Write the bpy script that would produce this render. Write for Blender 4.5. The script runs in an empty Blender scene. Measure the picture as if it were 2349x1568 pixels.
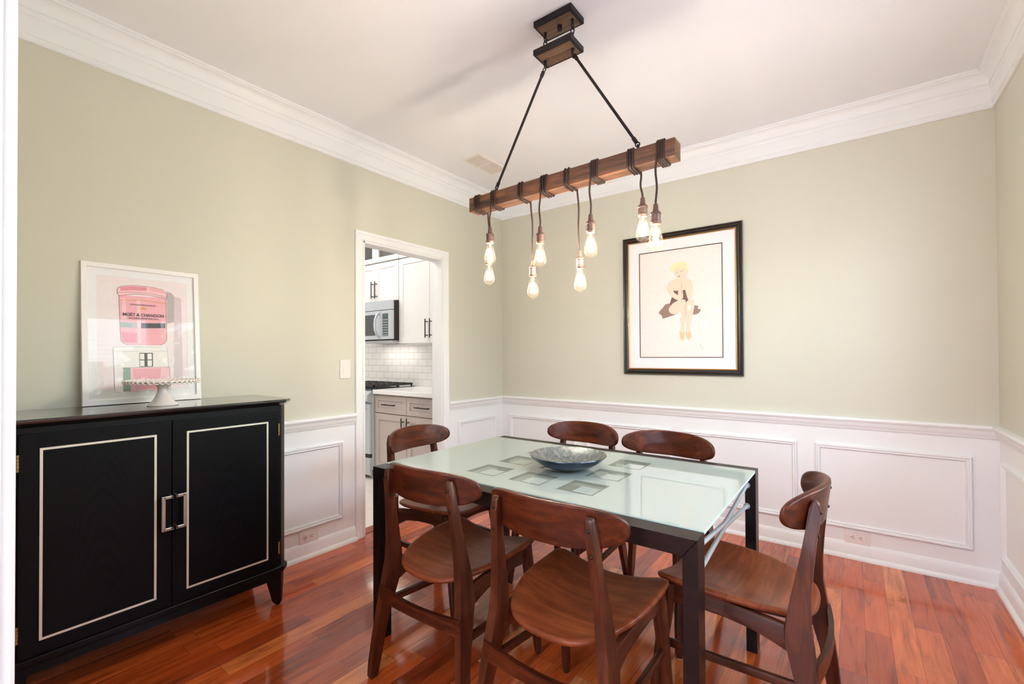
import bpy, bmesh, math, random
from mathutils import Vector, Matrix
random.seed(4)
SC = bpy.context.scene
COL = SC.collection
PI = math.pi

# ------------------------------------------------------------------ helpers
class MB:
    """collects verts / faces / material indices, then links ONE mesh object"""
    def __init__(s): s.v=[]; s.f=[]; s.m=[]
    def add(s, vs, fs, mi=0, M=None):
        o=len(s.v)
        for p in vs:
            p=Vector(p)
            s.v.append((M@p)[:] if M is not None else p[:])
        for f in fs:
            s.f.append([i+o for i in f]); s.m.append(mi)
        return s
    def box(s, x0,y0,z0,x1,y1,z1, mi=0, M=None, b=0.0):
        if x0>x1: x0,x1=x1,x0
        if y0>y1: y0,y1=y1,y0
        if z0>z1: z0,z1=z1,z0
        vs=[(x0,y0,z0),(x1,y0,z0),(x1,y1,z0),(x0,y1,z0),(x0,y0,z1),(x1,y0,z1),(x1,y1,z1),(x0,y1,z1)]
        fs=[(0,3,2,1),(4,5,6,7),(0,1,5,4),(1,2,6,5),(2,3,7,6),(3,0,4,7)]
        if b<=0: return s.add(vs,fs,mi,M)
        return s.bev(vs,fs,b,mi,M)
    def bev(s, vs, fs, b, mi=0, M=None, seg=2):
        bm=bmesh.new()
        vv=[bm.verts.new(p) for p in vs]
        for f in fs: bm.faces.new([vv[i] for i in f])
        bmesh.ops.bevel(bm, geom=bm.edges[:], offset=b, segments=seg, profile=.5, affect='EDGES', clamp_overlap=True)
        bm.verts.index_update()
        s.add([v.co[:] for v in bm.verts],[[v.index for v in f.verts] for f in bm.faces],mi,M)
        bm.free(); return s
    def prism(s, poly, axis, a, b, mi=0, M=None, bevel=0.0):
        """extrude 2D poly along axis: 'x' -> (y,z), 'y' -> (x,z), 'z' -> (x,y)"""
        def P(u,w,t): return {'x':(t,u,w),'y':(u,t,w),'z':(u,w,t)}[axis]
        n=len(poly)
        vs=[P(u,w,a) for u,w in poly]+[P(u,w,b) for u,w in poly]
        fs=[list(range(n))[::-1], [n+i for i in range(n)]]
        for i in range(n):
            j=(i+1)%n; fs.append([i,j,n+j,n+i])
        if bevel: return s.bev(vs,fs,bevel,mi,M)
        return s.add(vs,fs,mi,M)
    def tube(s, pts, r, n=10, mi=0, M=None, cap=True, closed=False, flat=None):
        pts=[Vector(p) for p in pts]; rs=r if isinstance(r,(list,tuple)) else [r]*len(pts)
        N=len(pts); vs=[]; up=None
        for i,p in enumerate(pts):
            if closed: t=(pts[(i+1)%N]-pts[i-1])
            else: t=(pts[min(i+1,N-1)]-pts[max(i-1,0)])
            t.normalize()
            if up is None:
                a=Vector((0,0,1)) if abs(t.z)<.9 else Vector((1,0,0))
                up=(a-t*a.dot(t)).normalized()
            else: up=(up-t*up.dot(t)).normalized()
            q=t.cross(up)
            for k in range(n):
                an=2*PI*(k+.5)/n
                vs.append(p+up*math.cos(an)*rs[i]+q*math.sin(an)*rs[i]*(flat or 1))
        fs=[]
        for i in range(N if closed else N-1):
            a=i*n; b=((i+1)%N)*n
            for k in range(n): fs.append([a+k,a+(k+1)%n,b+(k+1)%n,b+k])
        if cap and not closed:
            fs.append(list(range(n))[::-1]); fs.append([(N-1)*n+k for k in range(n)])
        return s.add(vs,fs,mi,M)
    def lathe(s, prof, c=(0,0,0), n=32, mi=0, M=None):
        vs=[];fs=[];rows=[]
        for r,z in prof:
            if r<1e-6: rows.append([len(vs)]); vs.append((c[0],c[1],c[2]+z))
            else:
                rows.append([len(vs)+k for k in range(n)])
                for k in range(n):
                    a=2*PI*k/n; vs.append((c[0]+r*math.cos(a),c[1]+r*math.sin(a),c[2]+z))
        for A,B in zip(rows,rows[1:]):
            for k in range(n):
                j=(k+1)%n
                if len(A)==1 and len(B)==1: continue
                if len(A)==1: fs.append([A[0],B[j],B[k]])
                elif len(B)==1: fs.append([A[k],A[j],B[0]])
                else: fs.append([A[k],A[j],B[j],B[k]])
        return s.add(vs,fs,mi,M)
    def poly(s, pts, mi=0, M=None):
        return s.add(pts,[list(range(len(pts)))],mi,M)
    def frame(s, outer, inner, prof, mi=0, M=None):
        """picture/panel frame in the local XZ plane: profile = (t 0 outer..1 inner, y) swept around mitred"""
        (x0,z0,x1,z1),(a0,b0,a1,b1)=outer,inner
        vs=[];n=len(prof)
        for cx in range(4):
            ox,oz=[(x0,z0),(x1,z0),(x1,z1),(x0,z1)][cx]; ix,iz=[(a0,b0),(a1,b0),(a1,b1),(a0,b1)][cx]
            for t,y in prof: vs.append((ox+(ix-ox)*t,y,oz+(iz-oz)*t))
        fs=[]
        for c in range(4):
            d=(c+1)%4
            for k in range(n):
                j=(k+1)%n
                fs.append([c*n+k,d*n+k,d*n+j,c*n+j])
        return s.add(vs,fs,mi,M)
    def build(s, name, mats, parent=None, smooth=None, loc=None):
        me=bpy.data.meshes.new(name); me.from_pydata(s.v,[],s.f)
        if not isinstance(mats,(list,tuple)): mats=[mats]
        for m in mats: me.materials.append(m)
        me.polygons.foreach_set('material_index',s.m)
        bm=bmesh.new(); bm.from_mesh(me); bmesh.ops.recalc_face_normals(bm,faces=bm.faces[:]); bm.to_mesh(me); bm.free()
        if smooth:
            me.polygons.foreach_set('use_smooth',[True]*len(me.polygons))
            me.set_sharp_from_angle(angle=math.radians(smooth))
        me.update()
        o=bpy.data.objects.new(name,me); COL.objects.link(o)
        if parent: o.parent=parent
        if loc: o.location=loc
        return o

def thing(name,label,cat,loc=(0,0,0),rot=(0,0,0),group=None):
    o=bpy.data.objects.new(name,None); COL.objects.link(o); o.empty_display_size=.05
    o.location=loc; o.rotation_euler=rot
    return tag(o,label,cat,group)
def tag(o,label,cat,group=None):
    o['label']=label; o['category']=cat
    if group: o['group']=group
    return o
def struct(o): o['kind']='structure'; return o
def lab(o,l): o['label']=l; return o
def dup(root,loc,rz,label):
    r=root.copy(); COL.objects.link(r); r.location=loc; r.rotation_euler=(0,0,rz); r['label']=label
    for ch in list(root.children):
        c=ch.copy(); COL.objects.link(c); c.parent=r
        for g in ch.children:
            d=g.copy(); COL.objects.link(d); d.parent=c
    return r

# ------------------------------------------------------------------ materials
def srgb(r,g,b):
    f=lambda c:(c/255/12.92 if c/255<=.04045 else ((c/255+.055)/1.055)**2.4)
    return (f(r),f(g),f(b),1)
class NT:
    def __init__(s,name):
        s.mat=bpy.data.materials.new(name); s.mat.use_nodes=True
        s.t=s.mat.node_tree; s.b=s.t.nodes['Principled BSDF']; s.out=s.t.nodes['Material Output']
    def n(s,ty,**k):
        x=s.t.nodes.new(ty)
        for a,v in k.items(): setattr(x,a,v)
        return x
    def l(s,a,b): s.t.links.new(a,b)
    def math(s,op,a,b=None,c=None):
        x=s.n('ShaderNodeMath',operation=op)
        for i,v in enumerate((a,b,c)):
            if v is None: continue
            if hasattr(v,'is_linked') or hasattr(v,'links'): s.l(v,x.inputs[i])
            else: x.inputs[i].default_value=v
        return x.outputs[0]
    def mix(s,fac,a,b,ty='MIX'):
        x=s.n('ShaderNodeMix',data_type='RGBA',blend_type=ty)
        for i,v in ((0,fac),(6,a),(7,b)):
            if hasattr(v,'links'): s.l(v,x.inputs[i])
            else: x.inputs[i].default_value=v
        return x.outputs[2]
    def coord(s,k='Object'): return s.n('ShaderNodeTexCoord').outputs[k]
    def mapping(s,v,scale=(1,1,1),loc=(0,0,0),rot=(0,0,0)):
        x=s.n('ShaderNodeMapping'); s.l(v,x.inputs[0]); x.inputs['Scale'].default_value=scale; x.inputs['Location'].default_value=loc; x.inputs['Rotation'].default_value=rot
        return x.outputs[0]
    def noise(s,v,scale=5,detail=4,rough=.5,dist=0):
        x=s.n('ShaderNodeTexNoise'); s.l(v,x.inputs['Vector']); x.inputs['Scale'].default_value=scale; x.inputs['Detail'].default_value=detail
        x.inputs['Roughness'].default_value=rough; x.inputs['Distortion'].default_value=dist
        return x.outputs['Fac']
    def ramp(s,f,stops):
        x=s.n('ShaderNodeValToRGB'); s.l(f,x.inputs[0]); e=x.color_ramp.elements
        while len(e)<len(stops): e.new(.5)
        for i,(p,c) in enumerate(stops): e[i].position=p; e[i].color=c
        return x.outputs[0]
    def set(s,**k):
        for a,v in k.items():
            i=s.b.inputs[a.replace('_',' ')]
            if hasattr(v,'links'): s.l(v,i)
            else: i.default_value=v
        return s
    def bump(s,h,strength=.1,dist=.001):
        x=s.n('ShaderNodeBump'); s.l(h,x.inputs['Height']); x.inputs['Strength'].default_value=strength; x.inputs['Distance'].default_value=dist
        s.l(x.outputs[0],s.b.inputs['Normal']); return s

def plain(name,col,rough=.5,metal=0,coat=0,spec=.5,var=.03,vs=6):
    m=NT(name); v=m.coord()
    f=m.noise(v,vs,3)
    c2=tuple(min(1,c*(1+var)) for c in col[:3])+(1,); c1=tuple(c*(1-var) for c in col[:3])+(1,)
    m.set(Base_Color=m.mix(f,c1,c2),Roughness=rough,Metallic=metal,Coat_Weight=coat,Specular_IOR_Level=spec)
    return m.mat
def paint(name,col,rough=.55,bump=.06,scale=220):
    m=NT(name); v=m.coord()
    f=m.noise(v,3,4); g=m.noise(v,scale,2)
    c2=tuple(min(1,c*1.02) for c in col[:3])+(1,); c1=tuple(c*.98 for c in col[:3])+(1,)
    m.set(Base_Color=m.mix(f,c1,c2),Roughness=rough,Specular_IOR_Level=.35).bump(g,bump,.0006)
    return m.mat
def wood(name,dark,mid,light,axis='x',rough=.32,coat=.35,fine=60,stretch=14,rand=True,contrast=1.0,spec=.5):
    m=NT(name); v=m.coord()
    if rand:
        oi=m.n('ShaderNodeObjectInfo'); va=m.n('ShaderNodeVectorMath',operation='ADD')
        cb=m.n('ShaderNodeCombineXYZ'); r=m.math('MULTIPLY',oi.outputs['Random'],7.3)
        for i in range(3): m.l(r,cb.inputs[i])
        m.l(v,va.inputs[0]); m.l(cb.outputs[0],va.inputs[1]); v=va.outputs[0]
    s=[stretch]*3; s['xyz'.index(axis)]=1.0
    vv=m.mapping(v,scale=s)
    big=m.noise(vv,1.6,5,.6,1.2); fin=m.noise(m.mapping(vv,scale=(1,1,1)),fine/8,3,.7,.3)
    blot=m.noise(v,7,3,.6)
    f=m.math('ADD',m.math('MULTIPLY',big,.62),m.math('MULTIPLY',fin,.2)); f=m.math('ADD',f,m.math('MULTIPLY',blot,.25))
    w=.16/contrast
    c=m.ramp(f,[(.53-w,dark),(.53,mid),(.53+w,light)])
    m.set(Base_Color=c,Roughness=rough,Coat_Weight=coat,Coat_Roughness=.12,Specular_IOR_Level=spec)
    m.bump(fin,.05,.0005)
    return m.mat

M={}
M['wall']=paint('wall_paint_sage',(.61,.603,.517,1))
M['white']=paint('trim_white_paint',(.815,.84,.855,1),.38,.02,60)
M['ceil']=paint('ceiling_paint',(.83,.845,.88,1),.8,.05,180)
M['kwall']=paint('kitchen_paint',(.85,.84,.82,1))
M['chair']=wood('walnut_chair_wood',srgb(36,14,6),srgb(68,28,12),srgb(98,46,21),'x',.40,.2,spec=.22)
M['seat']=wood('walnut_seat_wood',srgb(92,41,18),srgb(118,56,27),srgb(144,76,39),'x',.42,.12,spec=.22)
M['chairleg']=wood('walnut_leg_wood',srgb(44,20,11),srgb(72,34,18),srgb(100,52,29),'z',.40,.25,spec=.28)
M['chairrail']=wood('walnut_rail_wood',srgb(44,20,10),srgb(70,33,17),srgb(98,50,27),'y',.40,.25,spec=.28)
M['espresso']=wood('espresso_table_wood',srgb(11,6,5),srgb(17,10,9),srgb(27,18,15),'x',.36,.10,rand=False,spec=.22)
M['beam']=wood('barn_beam_wood',srgb(58,40,30),srgb(108,74,52),srgb(168,108,68),'x',.6,0,90,18,rand=False,contrast=.9)
M['canopywood']=wood('canopy_wood',srgb(70,52,40),srgb(112,84,62),srgb(150,116,88),'x',.6,0,90,16,rand=False)
M['iron']=plain('dark_iron',srgb(38,32,34),.5,.5)
M['cord']=plain('brown_cord',srgb(52,32,22),.7)
M['bronze']=plain('bronze_socket',srgb(112,86,78),.42,.55)
M['nickel']=plain('brushed_nickel',srgb(196,188,176),.34,1)
M['steel']=plain('stainless_steel',srgb(205,212,220),.3,.6)
M['steelpaint']=plain('light_grey_metal',srgb(188,194,196),.35,.2)
M['pull']=plain('oil_rubbed_pull',srgb(48,36,30),.45,.6)
M['brass']=plain('hinge_brass',srgb(180,150,100),.35,1)
M['blackglass']=plain('black_oven_glass',srgb(60,64,70),.08,0,.5)
M['castiron']=plain('cast_iron_grate',srgb(58,55,55),.55,.2)
M['plastic']=plain('white_plastic',srgb(232,225,222),.35)
M['slot']=plain('dark_slot',srgb(40,34,32),.6)
M['ceramic']=plain('white_ceramic',srgb(235,230,226),.22,0,.4)
M['whitelacquer']=plain('white_cabinet_lacquer',(.86,.845,.83,1),.35)
M['graylacquer']=plain('taupe_cabinet_lacquer',srgb(190,178,172),.4)
M['quartz']=plain('white_quartz',(.86,.85,.84,1),.2)
M['frameblack']=plain('black_frame_lacquer',srgb(36,29,26),.3,.1,.3)
M['gold']=plain('gold_fillet',srgb(212,160,90),.3,.9)
M['framewhite']=plain('white_frame_lacquer',(.85,.835,.83,1),.35)
M['mat']=plain('mat_board',(.84,.85,.88,1),.8)
M['matline']=plain('mat_line_brown',srgb(70,48,38),.6)
M['bead']=plain('glide_white',srgb(210,205,200),.5)
def flat(name,rgb,rough=.6): return plain(name,srgb(*rgb),rough,var=.05,vs=40)

def glassy(name,tint=(1,1,1,1),rough=.0,ior=1.5,gain=1.0):
    """thin pane: transparent with Fresnel reflection"""
    m=NT(name); t=m.t; t.nodes.remove(m.b)
    tr=m.n('ShaderNodeBsdfTransparent'); tr.inputs[0].default_value=tint
    gl=m.n('ShaderNodeBsdfGlossy'); gl.inputs['Roughness'].default_value=rough; gl.inputs[0].default_value=(1,1,1,1)
    fr=m.n('ShaderNodeFresnel'); fr.inputs[0].default_value=ior
    mx=m.n('ShaderNodeMixShader'); ge=m.n('ShaderNodeNewGeometry'); m.l(m.math('MULTIPLY',m.math('MULTIPLY',fr.outputs[0],gain),m.math('SUBTRACT',1.0,ge.outputs['Backfacing'])),mx.inputs[0]); m.l(tr.outputs[0],mx.inputs[1]); m.l(gl.outputs[0],mx.inputs[2])
    m.l(mx.outputs[0],m.out.inputs[0]); return m.mat
M['pane']=glassy('picture_glass',gain=.3)
M['winpane']=glassy('window_glass')
M['bulbglass']=glassy('bulb_glass',(1,.95,.88,1),0,1.45)
M['clearglass']=glassy('clear_table_glass_haze',(.80,.88,.84,1),.0,1.5,1.0)
m=M['clearglass']; t_=m.node_tree
src=t_.nodes['Material Output'].inputs[0].links[0].from_socket
df=t_.nodes.new('ShaderNodeBsdfDiffuse'); df.inputs[0].default_value=(.27,.31,.26,1); mm=t_.nodes.new('ShaderNodeMixShader'); mm.inputs[0].default_value=.42  # pale diffuse haze mixed in, stands for reflections on the clear squares
t_.links.new(src,mm.inputs[1]); t_.links.new(df.outputs[0],mm.inputs[2]); t_.links.new(mm.outputs[0],t_.nodes['Material Output'].inputs[0])
m=M['bulbglass']; t_=m.node_tree
src=t_.nodes['Material Output'].inputs[0].links[0].from_socket
df=t_.nodes.new('ShaderNodeBsdfTranslucent'); df.inputs[0].default_value=(1,.86,.7,1); mm=t_.nodes.new('ShaderNodeMixShader'); mm.inputs[0].default_value=.005
t_.links.new(src,mm.inputs[1]); t_.links.new(df.outputs[0],mm.inputs[2]); t_.links.new(mm.outputs[0],t_.nodes['Material Output'].inputs[0])
# frosted table glass
m=NT('frosted_table_glass'); v=m.coord(); f=m.noise(v,4,3)
m.set(Base_Color=m.mix(f,(.33,.385,.355,1),(.345,.40,.37,1)),Roughness=.7,Specular_IOR_Level=.0,Coat_Weight=1.0,Coat_Roughness=.0,Coat_IOR=1.55)
M['frost']=m.mat
m=NT('glass_edge_green'); m.set(Base_Color=(.60,.78,.72,1),Roughness=.15); M['gedge']=m.mat

def emit(name,col,st):
    m=NT(name); m.set(Base_Color=col,Emission_Color=col,Emission_Strength=st); return m.mat
M['filament']=emit('glowing_filament',(1,.90,.77,1),400)
M['undercab']=emit('under_cabinet_lamp',(1,.95,.86,1),9)

# floor boards : planks run along y
def floor_mat():
    m=NT('cherry_floorboards'); v=m.coord(); sx=m.n('ShaderNodeSeparateXYZ'); m.l(v,sx.inputs[0])
    X,Y=sx.outputs[0],sx.outputs[1]
    xs=m.math('DIVIDE',m.math('ADD',X,10.0-.0555),.0915); row=m.math('FLOOR',xs); fx=m.math('FRACT',xs)
    w1=m.n('ShaderNodeTexWhiteNoise',noise_dimensions='1D'); m.l(row,w1.inputs['W'])
    ln=m.math('ADD',m.math('MULTIPLY',w1.outputs['Value'],.45),.52)
    ys=m.math('DIVIDE',m.math('ADD',m.math('ADD',Y,20.0),m.math('MULTIPLY',w1.outputs['Value'],13.7)),ln)
    seg=m.math('FLOOR',ys); fy=m.math('FRACT',ys)
    cb=m.n('ShaderNodeCombineXYZ'); m.l(row,cb.inputs[0]); m.l(seg,cb.inputs[1])
    w2=m.n('ShaderNodeTexWhiteNoise',noise_dimensions='2D'); m.l(cb.outputs[0],w2.inputs['Vector'])
    rnd=w2.outputs['Value']
    # grain
    cb2=m.n('ShaderNodeCombineXYZ'); m.l(m.math('ADD',X,m.math('MULTIPLY',rnd,9)),cb2.inputs[0]); m.l(m.math('MULTIPLY',Y,.09),cb2.inputs[1]); m.l(m.math('MULTIPLY',rnd,31),cb2.inputs[2])
    g=m.noise(cb2.outputs[0],24,6,.62,1.1)
    cb3=m.n('ShaderNodeCombineXYZ'); m.l(m.math('MULTIPLY',X,1.0),cb3.inputs[0]); m.l(m.math('MULTIPLY',Y,.03),cb3.inputs[1]); m.l(m.math('MULTIPLY',rnd,17),cb3.inputs[2])
    g2=m.noise(cb3.outputs[0],160,3,.6,.2)
    base=m.ramp(rnd,[(0,srgb(138,56,24)),(.3,srgb(182,80,34)),(.62,srgb(200,92,40)),(.85,srgb(213,111,54)),(1,srgb(234,152,92))])
    gr=m.ramp(g,[(.36,(.52,.45,.40,1)),(.47,(.90,.87,.84,1)),(.56,(1.04,1.03,1.0,1)),(.66,(1.2,1.18,1.14,1))])
    c=m.mix(.85,base,gr,'MULTIPLY')
    c=m.mix(.3,c,m.ramp(g2,[(.35,(.62,.58,.55,1)),(.6,(1.05,1.05,1.05,1))]),'MULTIPLY')
    # joints
    ex=m.math('MINIMUM',fx,m.math('SUBTRACT',1.0,fx)); ex=m.math('MULTIPLY',ex,.0915)
    ey=m.math('MULTIPLY',m.math('MINIMUM',fy,m.math('SUBTRACT',1.0,fy)),ln)
    e=m.math('MINIMUM',ex,ey)
    j=m.n('ShaderNodeMapRange'); m.l(e,j.inputs[0]); j.inputs[1].default_value=.0004; j.inputs[2].default_value=.0016
    c=m.mix(j.outputs[0],m.mix(.6,c,srgb(58,26,16)),c)
    m.set(Base_Color=c,Roughness=m.math('ADD',.10,m.math('MULTIPLY',g2,.07)),Specular_IOR_Level=.5,Coat_Weight=.35,Coat_Roughness=.07)
    m.bump(j.outputs[0],.35,.0006)
    return m.mat
M['floor']=floor_mat()
# black ash sideboard, cathedral grain
def ash(name):
    m=NT(name); v=m.coord()
    sx=m.n('ShaderNodeSeparateXYZ'); m.l(v,sx.inputs[0])
    # rings : u across, w up
    u=m.math('MULTIPLY',sx.outputs[0],1.0); w=m.math('MULTIPLY',sx.outputs[2],.22)
    wob=m.noise(m.mapping(v,scale=(3,3,1)),1.5,2)
    t=m.math('ADD',m.math('ADD',m.math('MULTIPLY',m.math('MULTIPLY',u,u),7.0),m.math('MULTIPLY',w,1.1)),m.math('MULTIPLY',wob,.09))
    s=m.math('SINE',m.math('MULTIPLY',t,430))
    s=m.math('ADD',m.math('MULTIPLY',s,.5),.5)
    fib=m.noise(m.mapping(v,scale=(60,60,2.2)),6,3,.7)
    f=m.math('MULTIPLY',m.math('POWER',s,2.0),m.math('ADD',.25,fib))
    m.set(Base_Color=m.ramp(f,[(.0,srgb(9,9,12)),(.45,srgb(6,6,8)),(1,srgb(2,2,3))]),Roughness=m.math('ADD',.30,m.math('MULTIPLY',fib,.2)),Specular_IOR_Level=.13)
    m.bump(m.math('SUBTRACT',1.0,f),.25,.0006)
    return m.mat
M['ash']=ash('black_ash_panel')
M['ashplain']=wood('black_ash_wood',srgb(5,5,7),srgb(9,9,12),srgb(15,15,19),'y',.36,.03,120,30,rand=False,spec=.17)
M['ashtop']=wood('black_ash_top',srgb(20,18,18),srgb(30,27,26),srgb(42,38,36),'y',.24,.9,120,30,rand=False)
M['inlay']=plain('silver_inlay',srgb(222,216,200),.35,.6)
# tiles
def brick(name,bw,bh,col,mort,ms,rough,axes=(0,2),off=.5):
    m=NT(name); v=m.coord(); sx=m.n('ShaderNodeSeparateXYZ'); m.l(v,sx.inputs[0]); cb=m.n('ShaderNodeCombineXYZ')
    m.l(sx.outputs[axes[0]],cb.inputs[0]); m.l(sx.outputs[axes[1]],cb.inputs[1])
    b=m.n('ShaderNodeTexBrick',offset=off); m.l(cb.outputs[0],b.inputs['Vector'])
    b.inputs['Scale'].default_value=1; b.inputs['Brick Width'].default_value=bw; b.inputs['Row Height'].default_value=bh
    b.inputs['Mortar Size'].default_value=ms; b.inputs['Color1'].default_value=col; b.inputs['Color2'].default_value=tuple(c*.98 for c in col[:3])+(1,); b.inputs['Mortar'].default_value=mort
    b.inputs['Mortar Smooth'].default_value=.1
    m.set(Base_Color=b.outputs['Color'],Roughness=rough); m.bump(b.outputs['Fac'],-.3,.001); return m.mat
M['subway']=brick('white_subway_tile',.152,.076,(.84,.83,.82,1),srgb(190,180,174),.0022,.15)
M['ktile']=brick('pale_floor_tile',.60,.30,srgb(226,218,210),srgb(200,192,184),.003,.35,(0,1))
def mottled():
    m=NT('mottled_silver_glaze'); v=m.coord(); f=m.noise(v,45,6,.75,.5); g=m.noise(v,6,3)
    c=m.ramp(f,[(.3,srgb(60,72,84)),(.5,srgb(140,140,138)),(.7,srgb(205,196,184))]); c=m.mix(m.math('MULTIPLY',g,.5),c,srgb(96,132,140))
    m.set(Base_Color=c,Metallic=.75,Roughness=.28); m.bump(f,.3,.001); return m.mat
M['mottle']=mottled(); M['navy']=plain('navy_glaze',srgb(34,48,72),.2,.3,.4)

# ------------------------------------------------------------------ room shell
W=3.363; L=3.407; H=2.775; TH=.10
RAIL=.80
def wall_panel(name,rects,mats):
    """rects: (box coords, material index)"""
    b=MB()
    for r,mi in rects: b.box(*r,mi=mi)
    return struct(b.build(name,mats))
DY0,DY1,DZ=-1.58,-.815,2.06     # kitchen doorway
# floor: one slab, dining room and hall
struct(MB().box(-TH,-6.2,-.06,W+.12,.02,0).build('floor',M['floor']))
struct(MB().box(-.0,-6.2,H,W+.12,.1,H+.08).build('ceiling',M['ceil']))
wall_panel('wall_left',[((-TH,-L-.12,0,0,DY0,RAIL),1),((-TH,-L-.12,RAIL,0,DY0,H),0),((-TH,DY1,0,0,0.12,RAIL),1),((-TH,DY1,RAIL,0,0.12,H),0),((-TH,DY0,DZ,0,DY1,H),0)],[M['wall'],M['white']])
wall_panel('wall_back',[((0,0,0,W+.12,.12,RAIL),1),((0,0,RAIL,W+.12,.12,H),0)],[M['wall'],M['white']])
# right wall with a wide window (out of frame, seen in the reflections)
WY0,WY1,WZ0,WZ1=-2.45,-.95,.93,2.22
wall_panel('wall_right',[((W,-L-.12,0,W+.12,0,RAIL),1),((W,-L-.12,RAIL,W+.12,0,WZ0),0),((W,-L-.12,WZ1,W+.12,0,H),0),((W,-L-.12,WZ0,W+.12,WY0,WZ1),0),((W,WY1,WZ0,W+.12,0,WZ1),0)],[M['wall'],M['white']])
# front wall with the wide cased opening the camera stands in
FX0,FX1,FZ=1.595,3.16,2.45
wall_panel('wall_front',[((0,-L-.12,0,FX0-.012,-L,H),0),((FX1+.012,-L-.12,0,W,-L,H),0),((FX0-.012,-L-.12,FZ+.012,FX1+.012,-L,H),0)],[M['wall'],M['white']])

# the hall behind the camera
struct(MB().box(-TH,-6.3,0,W+.12,-6.2,H).build('wall_hall_front',M['kwall']))
struct(MB().box(-TH-.1,-6.3,0,-TH,-L-.12,H).build('wall_hall_left',M['kwall']))
struct(MB().box(W+.12,-6.3,0,W+.22,-L-.12,H).build('wall_hall_right',M['kwall']))
# mouldings --------------------------------------------------------
def moulding(name,prof,wall,a,b,ma=0,mb=0):
    """prof: closed list of (out, z). wall 'A' x=0 (runs y), 'B' y=0 (runs x), 'C' x=W, 'D' y=-L. ma/mb mitre signs"""
    mbld=MB(); n=len(prof); vs=[]
    for end,mit in ((a,ma),(b,mb)):
        for d,z in prof:
            t=end+mit*d
            vs.append({'A':(d,t,z),'B':(t,-d,z),'C':(W-d,t,z),'D':(t,-L+d,z)}[wall])
    fs=[list(range(n))[::-1],[n+i for i in range(n)]]+[[i,(i+1)%n,n+(i+1)%n,n+i] for i in range(n)]
    mbld.add(vs,fs)
    return struct(mbld.build(name,M['white'],smooth=40))
def arc(c0,c1,r,a0,a1,n=5): return [(c0+r*math.cos(a0+(a1-a0)*i/n),c1+r*math.sin(a0+(a1-a0)*i/n)) for i in range(n+1)]
B0=2.570
crown=[(0,B0),(.009,B0),(.013,B0+.004),(.013,B0+.012),(.009,B0+.017),(.009,B0+.026),(.0155,B0+.030),(.0155,2.672),(.021,2.676),(.025,2.682),(.025,2.690),(.020,2.693),(.020,2.699),(.026,2.702)]
crown+=[(.026+.036*(1-math.cos(t*PI/2)),2.702+.050*math.sin(t*PI/2)) for t in (.2,.4,.6,.8,1)]
crown+=[(.066,2.753),(.068,2.760),(.074,2.762),(.074,H),(0,H)]
moulding('trim_1',crown,'A',-L,0,1,-1); moulding('trim_2',crown,'B',0,W,1,-1); moulding('trim_3',crown,'C',-L,0,1,-1); moulding('trim_4',crown,'D',0,W,1,-1)
R0=.793
rail=[(0,R0),(.007,R0),(.010,R0+.004),(.010,R0+.012),(.014,R0+.017),(.018,R0+.022),(.018,R0+.038),(.022,R0+.044),(.028,R0+.050),(.032,R0+.057),(.032,R0+.064),(.028,R0+.070),(.022,R0+.072),(0,R0+.072)]
moulding('trim_5',rail,'A',-L,DY0-.065,1,0); moulding('trim_6',rail,'A',DY1+.07,0,0,-1); moulding('trim_7',rail,'B',0,W,1,-1)
moulding('trim_8',rail,'C',-L,0,1,-1)
base=[(0,0),(.030,0),(.030,.010),(.026,.019),(.019,.024),(.014,.025),(.014,.066),(.012,.071),(.012,.080),(.008,.085),(.005,.093),(0,.096)]
moulding('baseboard_left',base,'A',-L,DY0-.065,1,0); moulding('baseboard_left_end',base,'A',DY1+.07,0,0,-1)
moulding('baseboard_back',base,'B',0,W,1,-1); moulding('baseboard_right',base,'C',-L,0,1,-1)
TN=[9]
def trim(mb,mat='white',smooth=40):
    o=struct(mb.build('trim_%d'%TN[0],M[mat],smooth=smooth)); TN[0]+=1; return o
pprof=[(0,0),(0,-.010),(.18,-.0175),(.40,-.0175),(.55,-.009),(.70,-.009),(.82,-.013),(1,-.006),(1,0)]
def wpanel(wall,a,b,z0=.18,z1=.69):
    w=.03
    mbd=MB(); mbd.frame((a,z0,b,z1),(a+w,z0+w,b-w,z1-w),pprof)
    Mx={'A':Matrix(((0,-1,0,0),(1,0,0,0),(0,0,1,0),(0,0,0,1))),'B':Matrix.Identity(4),'C':Matrix(((0,1,0,W),(1,0,0,0),(0,0,1,0),(0,0,0,1)))}[wall]
    mbd.v=[(Mx@Vector(p))[:] for p in mbd.v]
    return trim(mbd)
for a,b in ((-3.34,-2.70),(-2.60,-1.738),(-.63,-.104)): wpanel('A',a,b)
for a,b in ((.092,.810),(.908,1.629),(1.723,2.444),(2.541,3.257)): wpanel('B',a,b)
for a,b in ((-.92,-.08),(-2.75,-1.02),(-3.34,-2.85)): wpanel('C',a,b)

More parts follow.
